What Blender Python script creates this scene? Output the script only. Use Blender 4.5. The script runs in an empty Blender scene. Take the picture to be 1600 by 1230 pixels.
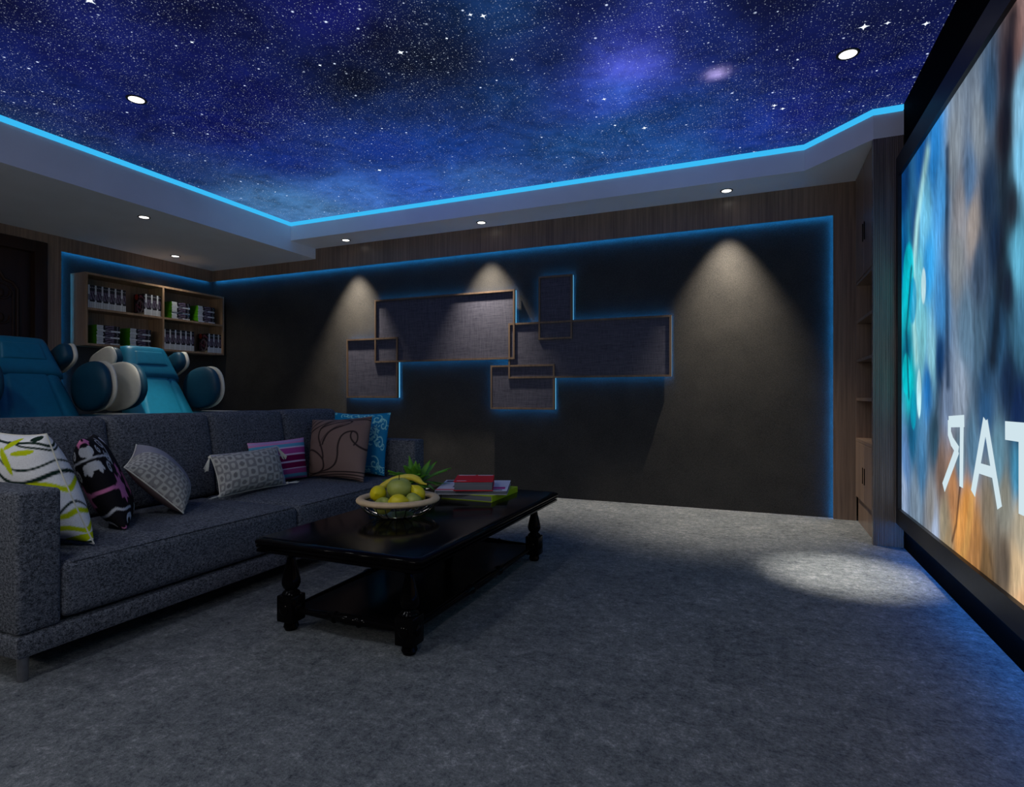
import bpy, bmesh, math, random
import numpy as np
from mathutils import Vector, Matrix
random.seed(7); rng = np.random.default_rng(7)
S = bpy.context.scene
COL = S.collection
R = math.radians

# ------------------------------------------------------------------ helpers
def s2l(c):
    c = np.asarray(c, float) / 255.0
    return np.where(c <= 0.04045, c / 12.92, ((c + 0.055) / 1.055) ** 2.4)
def L(r, g, b): return tuple(float(v) for v in s2l((r, g, b))) + (1.0,)

def tag(o, label=None, cat=None, group=None, kind=None):
    if label: o['label'] = label
    if cat: o['category'] = cat
    if group: o['group'] = group
    if kind: o['kind'] = kind
    return o
def empty(name, loc, label=None, cat=None, group=None, kind=None):
    o = bpy.data.objects.new(name, None); COL.objects.link(o)
    o.location = loc; o.empty_display_size = 0.1
    return tag(o, label, cat, group, kind)

class MB:
    """collects shapes into one mesh (world coordinates; build() makes them local to the parent)"""
    def __init__(s): s.bm = bmesh.new()
    def box(s, lo, hi, bev=0.0, seg=2, rot=None, piv=None):
        lo = Vector(lo); hi = Vector(hi); c = (lo + hi) / 2; d = hi - lo
        r = bmesh.ops.create_cube(s.bm, size=1.0)
        vs = r['verts']
        for v in vs: v.co = Vector((v.co.x * d.x, v.co.y * d.y, v.co.z * d.z)) + c
        if bev > 0:
            es = list({e for v in vs for e in v.link_edges})
            rr = bmesh.ops.bevel(s.bm, geom=es, offset=bev, segments=seg, profile=0.5, affect='EDGES')
            vs = list({v for f in rr['faces'] for v in f.verts} | {v for v in vs if v.is_valid})
        if rot is not None:
            p = Vector(piv) if piv is not None else c
            for v in vs: v.co = rot @ (v.co - p) + p
        return s
    def prism(s, pts, z0, z1):
        b = [s.bm.verts.new((x, y, z0)) for x, y in pts]; t = [s.bm.verts.new((x, y, z1)) for x, y in pts]
        n = len(pts)
        s.bm.faces.new(t); s.bm.faces.new(b[::-1])
        for i in range(n): s.bm.faces.new((b[i], b[(i + 1) % n], t[(i + 1) % n], t[i]))
        return s
    def loops(s, rings, cap=True, closed=True):
        vr = [[s.bm.verts.new(p) for p in r] for r in rings]
        n = len(rings[0])
        for a, b in zip(vr, vr[1:]):
            for i in range(n if closed else n - 1):
                s.bm.faces.new((a[i], a[(i + 1) % n], b[(i + 1) % n], b[i]))
        if cap:
            s.bm.faces.new(vr[0][::-1]); s.bm.faces.new(vr[-1])
        return s
    def lathe(s, prof, c=(0, 0, 0), seg=28, axis='z', cap=True):
        rings = []
        for r, h in prof:
            ring = []
            for i in range(seg):
                a = 2 * math.pi * i / seg; x = r * math.cos(a); y = r * math.sin(a)
                p = {'z': (x, y, h), 'x': (h, x, y), 'y': (y, h, x)}[axis]
                ring.append((p[0] + c[0], p[1] + c[1], p[2] + c[2]))
            rings.append(ring)
        return s.loops(rings, cap=cap)
    def torus(s, c, R0, a, b, seg=48, n=14):
        rings = []
        for j in range(seg + 1):
            t = 2 * math.pi * j / seg
            ring = []
            for i in range(n):
                u = 2 * math.pi * i / n; rr = R0 + a * math.cos(u)
                ring.append((c[0] + rr * math.cos(t), c[1] + rr * math.sin(t), c[2] + b * math.sin(u)))
            rings.append(ring)
        return s.loops(rings, cap=False)
    def tube(s, pts, r, n=8, cap=True):
        pts = [Vector(p) for p in pts]; rs = r if isinstance(r, (list, tuple)) else [r] * len(pts)
        rings = []; up = Vector((0, 0, 1)); prev = None
        for i, p in enumerate(pts):
            d = (pts[min(i + 1, len(pts) - 1)] - pts[max(i - 1, 0)]).normalized()
            if prev is None:
                a = d.cross(up if abs(d.z) < 0.9 else Vector((1, 0, 0))).normalized()
            else:
                a = (prev - d * prev.dot(d)).normalized()
            prev = a; b = d.cross(a)
            rings.append([tuple(p + (a * math.cos(2 * math.pi * k / n) + b * math.sin(2 * math.pi * k / n)) * rs[i]) for k in range(n)])
        return s.loops(rings, cap=cap)
    def ellipsoid(s, c, r, rot=None, pw=2.0, seg=36, rings=20, fn=None):
        vs = []
        R3 = []
        def sp(v, e): return math.copysign(abs(v) ** e, v)
        e = 2.0 / pw
        for j in range(rings + 1):
            th = -math.pi / 2 + math.pi * j / rings
            ring = []
            for i in range(seg):
                ph = 2 * math.pi * i / seg
                p = Vector((sp(math.cos(th), e) * sp(math.cos(ph), e) * r[0], sp(math.cos(th), e) * sp(math.sin(ph), e) * r[1], sp(math.sin(th), e) * r[2]))
                if fn: p = fn(p)
                if rot is not None: p = rot @ p
                ring.append(tuple(p + Vector(c)))
            R3.append(ring)
        return s.loops(R3, cap=True)
    def quad(s, a, b, c, d):
        s.bm.faces.new([s.bm.verts.new(p) for p in (a, b, c, d)]); return s
    def build(s, name, mat, parent=None, smooth=False, angle=40, **kw):
        bm = s.bm
        bmesh.ops.remove_doubles(bm, verts=bm.verts, dist=1e-6)
        bmesh.ops.recalc_face_normals(bm, faces=bm.faces)
        off = Vector(parent_world(parent)) if parent else Vector((0, 0, 0))
        if parent:
            for v in bm.verts: v.co -= off
        me = bpy.data.meshes.new(name); bm.to_mesh(me); bm.free()
        me.materials.append(mat)
        if smooth:
            me.polygons.foreach_set('use_smooth', [True] * len(me.polygons))
            me.set_sharp_from_angle(angle=R(angle))
        o = bpy.data.objects.new(name, me); COL.objects.link(o)
        if parent: o.parent = parent
        return tag(o, **kw)
def parent_world(p):
    v = Vector((0, 0, 0))
    while p is not None:
        v += Vector(p.location); p = p.parent
    return v
def grid_mesh(name, P, col, mat, parent=None, smooth=True, wrap=False, extra=None, **kw):
    """P (n,m,3) points, col (n,m,3) linear colours"""
    n, m, _ = P.shape
    off = np.array(parent_world(parent)) if parent else np.zeros(3)
    idx = np.arange(n * m).reshape(n, m)
    f = np.stack([idx[:-1, :-1], idx[1:, :-1], idx[1:, 1:], idx[:-1, 1:]], -1).reshape(-1, 4)
    V = P.reshape(-1, 3) - off; C = col.reshape(-1, 3)
    if extra is not None:
        P2, c2 = extra
        f2 = f[:, ::-1] + len(V)
        V = np.vstack([V, P2.reshape(-1, 3) - off]); C = np.vstack([C, c2.reshape(-1, 3)]); f = np.vstack([f, f2])
    me = bpy.data.meshes.new(name); me.from_pydata(V.tolist(), [], f.tolist())
    a = me.color_attributes.new('Col', 'FLOAT_COLOR', 'POINT')
    a.data.foreach_set('color', np.hstack([C, np.ones((len(C), 1))]).astype(np.float32).ravel())
    if smooth: me.polygons.foreach_set('use_smooth', [True] * len(me.polygons))
    me.materials.append(mat)
    if extra is not None:
        bm = bmesh.new(); bm.from_mesh(me); bmesh.ops.remove_doubles(bm, verts=bm.verts, dist=1e-5)
        bm.to_mesh(me); bm.free()
    o = bpy.data.objects.new(name, me); COL.objects.link(o)
    if parent: o.parent = parent
    return tag(o, **kw)

# ------------------------------------------------------------------ camera model (for real-plane measurements)
F_PX, CX, CY, CAMH = 900.0, 800.0, 617.0, 1.0
YAW = math.atan2(382, 900)
FW = np.array([-math.sin(YAW), math.cos(YAW), 0]); RT = np.array([math.cos(YAW), math.sin(YAW), 0])
def at(px, py, axis, v):
    d = FW + RT * (px - CX) / F_PX + np.array([0, 0, (CY - py) / F_PX])
    o = np.array([0, 0, CAMH]); return o + d * (v - o[axis]) / d[axis]

cam = bpy.data.cameras.new('camera'); co = bpy.data.objects.new('camera', cam); COL.objects.link(co)
cam.sensor_width = 36; cam.lens = 36 * F_PX / 1600; cam.shift_y = (CY - 615) / 1600
co.location = (0, 0, CAMH); co.rotation_euler = (R(90), 0, YAW)
cam.clip_start = 0.05
S.camera = co
S.view_settings.view_transform = 'Standard'; S.view_settings.look = 'None'
S.view_settings.gamma = 1; S.view_settings.exposure = 0; S.view_settings.use_curve_mapping = False
S.cycles.use_denoising = True
S.cycles.max_bounces = 8; S.cycles.diffuse_bounces = 4; S.cycles.glossy_bounces = 4
S.cycles.sample_clamp_indirect = 3.0
w = bpy.data.worlds.new('world'); S.world = w; w.use_nodes = True
w.node_tree.nodes['Background'].inputs[0].default_value = (0, 0, 0, 1)

# ------------------------------------------------------------------ materials
class NT:
    def __init__(s, name):
        s.m = bpy.data.materials.new(name); s.m.use_nodes = True; s.t = s.m.node_tree; s.n = s.t.nodes; s.l = s.t.links
        s.b = s.n['Principled BSDF']; s.out = s.n['Material Output']
        s.b.inputs['Specular IOR Level'].default_value = 0.3
    def new(s, typ, **kw):
        x = s.n.new(typ)
        for k, v in kw.items(): setattr(x, k, v)
        return x
    def link(s, a, b): s.l.new(a, b)
    def coord(s, scale=(1, 1, 1), which='Object'):
        c = s.new('ShaderNodeTexCoord'); m = s.new('ShaderNodeMapping'); m.inputs['Scale'].default_value = scale
        s.link(c.outputs[which], m.inputs[0]); return m.outputs[0]
    def noise(s, vec, scale, detail=4, rough=0.5, dist=0.0):
        x = s.new('ShaderNodeTexNoise'); x.inputs['Scale'].default_value = scale; x.inputs['Detail'].default_value = detail
        x.inputs['Roughness'].default_value = rough; x.inputs['Distortion'].default_value = dist
        s.link(vec, x.inputs['Vector']); return x.outputs['Fac']
    def voro(s, vec, scale, feature='F1', dim='3D', rnd=1.0):
        x = s.new('ShaderNodeTexVoronoi', feature=feature, voronoi_dimensions=dim); x.inputs['Scale'].default_value = scale
        x.inputs['Randomness'].default_value = rnd
        s.link(vec, x.inputs['Vector']); return x
    def math(s, op, a, b=None, clamp=False):
        x = s.new('ShaderNodeMath', operation=op, use_clamp=clamp)
        for i, v in enumerate((a, b)):
            if v is None: continue
            if isinstance(v, (int, float)): x.inputs[i].default_value = v
            else: s.link(v, x.inputs[i])
        return x.outputs[0]
    def rng(s, v, a, b, c=0.0, d=1.0, smooth=False):
        x = s.new('ShaderNodeMapRange', interpolation_type='SMOOTHSTEP' if smooth else 'LINEAR')
        s.link(v, x.inputs[0])
        for i, q in enumerate((a, b, c, d)): x.inputs[i + 1].default_value = q
        return x.outputs[0]
    def ramp(s, fac, stops):
        x = s.new('ShaderNodeValToRGB'); e = x.color_ramp.elements
        while len(e) < len(stops): e.new(0.5)
        for el, (p, c) in zip(e, stops): el.position = p; el.color = c
        s.link(fac, x.inputs[0]); return x.outputs[0]
    def mix(s, fac, a, b, blend='MIX'):
        x = s.new('ShaderNodeMix', data_type='RGBA', blend_type=blend)
        for sock, v in ((x.inputs[0], fac), (x.inputs[6], a), (x.inputs[7], b)):
            if isinstance(v, (int, float)): sock.default_value = v
            elif isinstance(v, tuple): sock.default_value = v
            else: s.link(v, sock)
        return x.outputs[2]
    def bump(s, h, strength=0.3, dist=0.01):
        x = s.new('ShaderNodeBump'); x.inputs['Strength'].default_value = strength; x.inputs['Distance'].default_value = dist
        s.link(h, x.inputs['Height']); s.link(x.outputs[0], s.b.inputs['Normal'])
    def base(s, c, rough=0.6, spec=None, metal=0.0):
        if isinstance(c, tuple): s.b.inputs['Base Color'].default_value = c
        else: s.link(c, s.b.inputs['Base Color'])
        s.b.inputs['Roughness'].default_value = rough; s.b.inputs['Metallic'].default_value = metal
        if spec is not None: s.b.inputs['Specular IOR Level'].default_value = spec
        return s
    def vcol(s, name='Col'):
        return s.new('ShaderNodeVertexColor', layer_name=name).outputs['Color']

def plain(name, c, rough=0.6, spec=0.3, metal=0.0, var=0.12, scale=40):
    t = NT(name); v = t.coord(); n = t.noise(v, scale, 3)
    dark = tuple(x * (1 - var) for x in c[:3]) + (1,); lite = tuple(min(1, x * (1 + var)) for x in c[:3]) + (1,)
    t.base(t.ramp(n, [(0.3, dark), (0.7, lite)]), rough, spec, metal); return t.m
def emis(name, c, strength):
    t = NT(name); t.base((0, 0, 0, 1), 0.6, 0.0)
    t.b.inputs['Emission Color'].default_value = c; t.b.inputs['Emission Strength'].default_value = strength; return t.m

def wood(name, c1, c2, rough=0.4, spec=0.4, along='z', grain=60, bump=0.15):
    t = NT(name)
    sc = {'z': (grain, grain, 1.6), 'y': (grain, 1.6, grain), 'x': (1.6, grain, grain)}[along]
    v = t.coord(sc); n = t.noise(v, 1.0, 6, 0.6, 0.4)
    v2 = t.coord(tuple(s_ * 0.12 for s_ in sc)); n2 = t.noise(v2, 1.0, 2)
    f = t.math('ADD', t.math('MULTIPLY', n, 0.65), t.math('MULTIPLY', n2, 0.35))
    t.base(t.ramp(f, [(0.36, c1), (0.62, c2)]), rough, spec); t.bump(n, bump, 0.002); return t.m

M = {}
# carpet
t = NT('carpet'); v = t.coord()
n1 = t.noise(v, 2.3, 3, 0.55, 0.4); n2 = t.noise(v, 26, 6, 0.8, 0.25); n3 = t.noise(v, 95, 4, 0.75); n4 = t.noise(v, 9, 5, 0.7, 0.3)
f = t.math('ADD', t.math('ADD', t.math('MULTIPLY', n1, 0.12), t.math('MULTIPLY', n2, 0.42)), t.math('ADD', t.math('MULTIPLY', n3, 0.3), t.math('MULTIPLY', n4, 0.16)))
t.base(t.ramp(f, [(0.38, L(52, 57, 62)), (0.45, L(90, 95, 99)), (0.54, L(120, 124, 126)), (0.64, L(172, 175, 176))]), 0.95, 0.1)
t.bump(t.math('ADD', n2, n3), 0.7, 0.012); M['carpet'] = t.m
# woven sofa cloth
t = NT('woven_grey_cloth'); v = t.coord((1, 1, 1.35))
vo = t.voro(v, 250, rnd=0.75); n = t.noise(v, 90, 2, 0.7)
f = t.math('ADD', t.math('MULTIPLY', vo.outputs['Distance'], -0.55), t.math('ADD', n, 0.12))
t.base(t.ramp(f, [(0.1, L(36, 39, 44)), (0.32, L(76, 81, 90)), (0.55, L(114, 117, 125))]), 0.9, 0.15)
t.bump(f, 0.6, 0.004); M['sofa'] = t.m
# wall cloth
t = NT('dark_wall_cloth'); v = t.coord(); n = t.noise(v, 170, 4, 0.7); n2 = t.noise(v, 5, 3)
t.base(t.ramp(t.math('ADD', t.math('MULTIPLY', n, 0.8), t.math('MULTIPLY', n2, 0.2)), [(0.35, L(34, 34, 34)), (0.65, L(66, 64, 61))]), 0.75, 0.2)
t.bump(n, 0.3, 0.003); M['wallcloth'] = t.m
# panel cloth with vertical weave
t = NT('slate_blue_cloth'); v = t.coord((1, 1, 1)); v2 = t.coord((220, 220, 9)); v3 = t.coord((9, 9, 190))
f = t.math('ADD', t.math('MULTIPLY', t.noise(v2, 1, 3, 0.7), 0.5), t.math('MULTIPLY', t.noise(v3, 1, 3, 0.7), 0.5))
t.base(t.ramp(f, [(0.35, L(40, 42, 58)), (0.65, L(88, 88, 102))]), 0.6, 0.3); t.bump(f, 0.4, 0.003); M['panelcloth'] = t.m
M['wood'] = wood('brown_veneer', L(100, 84, 74), L(142, 120, 104), 0.32, 0.45)
M['woodh'] = wood('brown_veneer_shelf', L(128, 104, 82), L(168, 138, 110), 0.5, 0.3, 'z')
M['reed'] = wood('reeded_brown_veneer', L(84, 76, 70), L(136, 124, 114), 0.22, 0.9, 'z', 110, 0.4)
M['bronze'] = wood('bronze_brown_wood', L(76, 62, 52), L(106, 88, 72), 0.45, 0.4, 'z', 40, 0.05)
M['door'] = wood('dark_red_wood', L(34, 20, 16), L(52, 32, 24), 0.4, 0.3, 'z', 40, 0.1)
M['plaster'] = plain('soffit_paint', L(228, 233, 242), 0.8, 0.2, var=0.03, scale=3)
M['black'] = plain('black_matt', L(4, 4, 4), 0.85, 0.03)
M['frameblack'] = plain('screen_frame_black', L(40, 41, 44), 0.45, 0.3)
M['lacquer'] = plain('black_lacquer', L(8, 7, 8), 0.13, 0.06, var=0.05)
M['steel'] = plain('brushed_steel', L(150, 150, 155), 0.35, 0.5, 0.9)
M['chrome'] = plain('wire_metal', L(190, 185, 175), 0.25, 0.5, 1.0)
M['teal'] = plain('teal_leather', L(16, 104, 132), 0.42, 0.4, var=0.06, scale=25)
M['tealdark'] = plain('dark_teal_leather', L(10, 62, 84), 0.5, 0.35, var=0.06, scale=25)
M['cream'] = plain('cream_shell', L(206, 204, 190), 0.4, 0.4, var=0.03)
M['rim'] = plain('pale_wood_rim', L(196, 172, 136), 0.5, 0.3, var=0.08, scale=30)
M['pot'] = plain('grey_ceramic', L(120, 126, 132), 0.4, 0.4)
M['soil'] = plain('dark_soil', L(40, 30, 24), 0.9, 0.1, var=0.4, scale=120)
M['dark'] = plain('dark_stem', L(40, 32, 20), 0.7, 0.2)
M['ring'] = plain('dark_lamp_trim', L(46, 46, 48), 0.4, 0.4)
M['lens'] = emis('lamp_glass', (1.0, 0.97, 0.92, 1), 3.0)
M['cove'] = emis('cove_blue_light', (0.04, 0.47, 0.88, 1), 1.05)
M['led'] = emis('wall_blue_light', (0.010, 0.19, 0.58, 1), 62)
M['ledpanel'] = emis('panel_blue_light', (0.010, 0.17, 0.52, 1), 36)
M['ledfloor'] = emis('floor_blue_light', (0.02, 0.2, 0.8, 1), 28)
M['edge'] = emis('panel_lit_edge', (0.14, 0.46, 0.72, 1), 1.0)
def fruit(name, a, b, rough=0.4):
    t = NT(name); v = t.coord(); n = t.noise(v, 14, 4); n2 = t.noise(v, 260, 2)
    t.base(t.ramp(n, [(0.3, a), (0.7, b)]), rough, 0.4); t.bump(n2, 0.15, 0.002); return t.m
M['lemon'] = fruit('lemon_skin', L(190, 176, 10), L(214, 200, 22)); M['apple'] = fruit('green_apple_skin', L(126, 138, 56), L(160, 166, 80))
M['banana'] = fruit('banana_skin', L(186, 170, 40), L(206, 190, 62))
# printed cloth / leaves / picture driven by colour attribute
def printed(name, rough=0.8, fine=260, spec=0.2):
    t = NT(name); v = t.coord(); n = t.noise(v, fine, 3, 0.7); c = t.vcol()
    k = t.rng(n, 0.3, 0.7, 0.85, 1.1); kc = t.new('ShaderNodeCombineColor'); [t.link(k, kc.inputs[i]) for i in range(3)]
    t.base(t.mix(1.0, c, kc.outputs[0], 'MULTIPLY'), rough, spec); t.bump(n, 0.15, 0.002); return t.m
M['print'] = printed('printed_cloth', 0.85, 260, 0.05); M['satin'] = printed('woven_satin', 0.55, 400, 0.15); M['cover'] = printed('printed_cover', 0.45, 60, 0.4)
M['leaf'] = printed('plant_leaf', 0.45, 40, 0.35)
t = NT('projected_picture'); t.base((0.01, 0.01, 0.01, 1), 0.5, 0.1); v = t.coord((1, 45, 6)); n = t.noise(v, 1.0, 5, 0.65, 0.6)
k = t.rng(n, 0.3, 0.7, 0.72, 1.25); kc = t.new('ShaderNodeCombineColor'); [t.link(k, kc.inputs[i]) for i in range(3)]
t.link(t.mix(1.0, t.vcol(), kc.outputs[0], 'MULTIPLY'), t.b.inputs['Emission Color']); t.b.inputs['Emission Strength'].default_value = 1.0; M['picture'] = t.m
M['lettering'] = emis('picture_lettering', L(208, 228, 236), 1.0)

# star ceiling: nebula and corner haze colours from the attribute, stars from Voronoi cells
t = NT('star_ceiling'); t.base((0.02, 0.02, 0.03, 1), 0.7, 0.1); v = t.coord()
dens = t.noise(v, 1.1, 4, 0.62, 0.5); dens2 = t.noise(v, 5.0, 3, 0.6)
d_all = t.rng(t.math('ADD', t.math('MULTIPLY', dens, 0.65), t.math('MULTIPLY', dens2, 0.35)), 0.36, 0.64)
star = None
for scale, rad, keep, amp in ((78, 0.2, 0.8, 0.42), (46, 0.17, 0.7, 0.7), (27, 0.13, 0.55, 1.1), (9, 0.085, 0.35, 1.7)):
    vo = t.voro(v, scale, dim='2D')
    sp = t.new('ShaderNodeSeparateColor'); t.link(vo.outputs['Color'], sp.inputs[0])
    thr = t.rng(d_all, 0.0, 1.0, 1.0 - keep * 0.22, 1.0 - keep)
    on = t.math('GREATER_THAN', sp.outputs[0], thr)
    size = t.rng(sp.outputs[1], 0.0, 1.0, rad * 0.45, rad)
    g = t.math('SUBTRACT', 1.0, t.math('DIVIDE', vo.outputs['Distance'], size), clamp=True)
    g = t.math('MULTIPLY', t.math('MULTIPLY', t.math('POWER', g, 0.8), on), t.rng(sp.outputs[2], 0, 1, amp * 0.25, amp))
    star = g if star is None else t.math('ADD', star, g)
cl = t.math('ADD', t.math('MULTIPLY', t.noise(v, 2.6, 6, 0.65, 0.8), 0.6), t.math('MULTIPLY', t.noise(v, 9, 7, 0.7, 0.5), 0.4)); k = t.rng(cl, 0.33, 0.67, 0.5, 1.6)
kc = t.new('ShaderNodeCombineColor'); [t.link(k, kc.inputs[i]) for i in range(3)]
neb_haze = t.mix(1.0, t.vcol(), kc.outputs[0], 'MULTIPLY')
sc = t.new('ShaderNodeVectorMath', operation='SCALE'); sc.inputs[0].default_value = (0.72, 0.82, 1.0); t.link(star, sc.inputs['Scale'])
ad = t.new('ShaderNodeVectorMath', operation='ADD'); t.link(neb_haze, ad.inputs[0]); t.link(sc.outputs[0], ad.inputs[1])
t.link(ad.outputs[0], t.b.inputs['Emission Color']); t.b.inputs['Emission Strength'].default_value = 1.0; M['stars'] = t.m

# ------------------------------------------------------------------ room shell
XL, XR, YB, YF, ZC = -6.40, 0.886, 5.28, -1.6, 2.90
ZS_L, ZS_B, ZF = 2.58, 2.70, 2.857
MB().box((-6.6, YF - .1, -0.1), (1.3, 5.5, 0)).build('floor', M['carpet'], kind='structure', label='grey mottled carpet floor of the home cinema', cat='floor')
# ceiling
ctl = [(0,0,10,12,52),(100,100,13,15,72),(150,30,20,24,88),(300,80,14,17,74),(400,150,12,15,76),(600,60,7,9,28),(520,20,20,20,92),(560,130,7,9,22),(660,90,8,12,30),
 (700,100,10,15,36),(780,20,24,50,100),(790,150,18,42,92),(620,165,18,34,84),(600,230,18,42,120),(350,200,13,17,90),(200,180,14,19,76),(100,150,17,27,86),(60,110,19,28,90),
 (250,270,20,36,88),(480,325,74,108,160),(440,320,66,100,150),(560,300,62,96,172),(640,290,44,76,165),(750,280,48,80,148),(700,230,22,52,128),(900,230,26,60,118),(985,95,66,72,180),(960,150,46,64,160),(1000,60,30,32,105),  # brighter corner points also carry the cove strip's haze, painted into the print
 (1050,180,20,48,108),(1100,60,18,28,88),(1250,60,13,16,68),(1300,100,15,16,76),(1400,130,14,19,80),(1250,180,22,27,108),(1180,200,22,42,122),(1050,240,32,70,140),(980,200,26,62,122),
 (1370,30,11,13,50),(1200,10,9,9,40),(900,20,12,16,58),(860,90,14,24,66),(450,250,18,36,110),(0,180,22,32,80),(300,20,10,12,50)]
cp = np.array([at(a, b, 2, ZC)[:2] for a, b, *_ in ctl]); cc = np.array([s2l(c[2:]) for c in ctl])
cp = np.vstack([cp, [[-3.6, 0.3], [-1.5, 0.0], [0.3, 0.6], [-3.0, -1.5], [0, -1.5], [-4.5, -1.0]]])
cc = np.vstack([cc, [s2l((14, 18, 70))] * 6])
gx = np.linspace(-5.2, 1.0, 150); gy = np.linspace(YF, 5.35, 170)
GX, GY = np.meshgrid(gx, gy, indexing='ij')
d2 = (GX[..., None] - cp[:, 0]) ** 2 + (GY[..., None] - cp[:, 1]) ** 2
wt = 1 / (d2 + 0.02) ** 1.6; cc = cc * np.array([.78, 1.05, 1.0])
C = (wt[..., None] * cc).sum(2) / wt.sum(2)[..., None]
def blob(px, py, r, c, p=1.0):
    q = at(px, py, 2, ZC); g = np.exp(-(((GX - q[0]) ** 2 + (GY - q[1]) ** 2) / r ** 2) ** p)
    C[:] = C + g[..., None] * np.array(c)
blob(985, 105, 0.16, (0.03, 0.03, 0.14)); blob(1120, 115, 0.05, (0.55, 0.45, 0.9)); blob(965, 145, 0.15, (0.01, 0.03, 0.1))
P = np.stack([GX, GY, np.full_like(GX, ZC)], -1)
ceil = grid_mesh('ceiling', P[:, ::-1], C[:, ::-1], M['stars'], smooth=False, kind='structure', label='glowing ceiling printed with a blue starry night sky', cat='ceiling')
# bright single stars: short rayed flecks of the picture
stm = emis('bright_star_print', (0.8, 0.9, 1.0, 1), 1.6)
sb = MB()
for px, py, r in ((593,266,.022),(1350,42,.028),(1387,36,.016),(1447,37,.02),(1007,200,.022),(961,196,.013),(944,155,.016),(626,82,.022),(755,25,.018),(735,23,.014),(800,93,.014),(300,66,.012),(500,102,.012),(1210,165,.02),(1223,170,.018),(140,1,.03),(698,60,.01),(560,330,.01),(430,300,.01)):
    q = at(px, py, 2, ZC - 0.0015)
    pts = []
    for k in range(16):
        a = 2 * math.pi * k / 16; rr = r * (1.0 if k % 4 == 0 else (0.45 if k % 2 == 0 else 0.4))
        pts.append((q[0] + rr * math.cos(a), q[1] + rr * math.sin(a), ZC - 0.0015))
    sb.bm.faces.new([sb.bm.verts.new(p) for p in pts])
sb.build('star_print', stm, ceil)
# soffits
MB().prism([(XL - .1, YF), (-4.725, YF), (-4.725, 5.4), (XL - .1, 5.4)], ZS_L, ZF).build('ceiling_soffit', M['plaster'], kind='structure', label='lower grey soffit along the left wall', cat='soffit')
MB().prism([(-4.724, 4.89), (0.335, 4.89), (0.715, 4.465), (0.90, 4.465), (1.3, 4.465), (1.3, 5.4), (-4.724, 5.4)], ZS_B, ZF).build('ceiling_soffit', M['plaster'], kind='structure', label='grey soffit above the far panelled wall', cat='soffit')
MB().box((-4.775, YF, ZF + .006), (-4.713, 4.880, ZC - .004)).build('light_strip', M['cove'], label='bright blue light strip along the left edge of the star ceiling', cat='light strip')
MB().prism([(-4.735, 4.880), (0.330, 4.880), (0.710, 4.455), (0.885, 4.455), (0.885, 4.515), (0.735, 4.515), (0.355, 4.94), (-4.735, 4.94)], ZF + .006, ZC - .004).build('light_strip', M['cove'], label='bright blue light strip along the far edge of the star ceiling', cat='light strip')
# far wall
wb = MB().box((XL, YB, 2.447), (1.3, 5.292, 2.9)).box((XL, 5.292, 2.52), (1.3, 5.42, 2.9)).box((0.569, YB, 0), (0.732, 5.292, 2.447)).box((0.60, 5.292, 0), (0.732, 5.42, 2.52)).build('wall_back', M['wood'], kind='structure', label='far wall with brown wood border around dark cloth', cat='wall')
MB().box((-6.46, 5.322, 0), (0.60, 5.42, 2.52)).build('cloth_panel', M['wallcloth'], wb, label='dark cloth wall panel')
MB().box((-6.38, 5.2925, 2.4485), (0.565, 5.297, 2.458)).box((0.5705, 5.2925, 0.0), (0.578, 5.297, 2.44)).build('light_strip', M['led'], wb, label='blue light line')
# left wall
D0, D1 = 2.32, 3.414
wl = MB().box((-6.56, 3.414, 0), (XL, 3.5, 2.9)).box((-6.412, 3.5, 0), (XL, 3.542, 2.437)).box((-6.412, 3.5, 2.437), (XL, 5.28, 2.9)).box((-6.56, 3.5, 2.51), (-6.412, 5.42, 2.9)).box((-6.56, D0, 2.486), (XL, 3.414, 2.9)).box((-6.56, YF, 0), (XL, D0, 2.9)).build('wall_left', M['wood'], kind='structure', label='left wall with brown wood border, door and dark recess', cat='wall')
MB().box((-6.56, 3.5, 0), (-6.444, 5.42, 2.51)).build('cloth_panel', M['wallcloth'], wl, label='dark cloth wall panel')
MB().box((-6.4165, 3.55, 2.4385), (-6.4125, 5.25, 2.448)).box((-6.4165, 3.515, 0), (-6.4125, 3.53, 2.43)).build('light_strip', M['led'], wl, label='blue light line')
# door
dr = empty('door_1', (-6.4, 2.86, 0), 'dark carved wooden door left of the game shelf', 'door', kind='structure')
MB().box((-6.5, D1 - .115, 0), (-6.375, D1, 2.486), .012).box((-6.5, D0, 0), (-6.375, D0 + .115, 2.486), .012).box((-6.5, D0, 2.37), (-6.376, D1, 2.486), .012).build('door_frame', M['door'], dr, True)
dl = MB().box((-6.5, D0 + .115, 0), (-6.44, D1 - .115, 2.37))
def loop_panel(y0, y1, z0, z1, r):
    pts = []
    for cy_, cz_, a0 in ((y1, z1, 180), (y1, z0, 90), (y0, z0, 0), (y0, z1, 270)):
        sy = 1 if cy_ == y1 else -1; sz = 1 if cz_ == z1 else -1
        seq = [(cy_ - sy * r, cz_), (cy_ - sy * r * .75, cz_ - sz * r * .45), (cy_ - sy * r * .3, cz_ - sz * r * .6), (cy_, cz_ - sz * r)]
        if (sy, sz) in ((1, -1), (-1, 1)): seq = seq[::-1]
        pts += seq
    return pts
for z0, z1 in ((1.05, 2.14), (0.2, 0.92)):
    for k, rr in ((0, .016), (.035, .009)):
        pp = loop_panel(D0 + .25 + k, D1 - .225 - k, z0 + k, z1 - k, .14)
        dl.tube([(-6.438, a, b) for a, b in pp + pp[:2]], rr, 8, cap=False)
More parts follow.
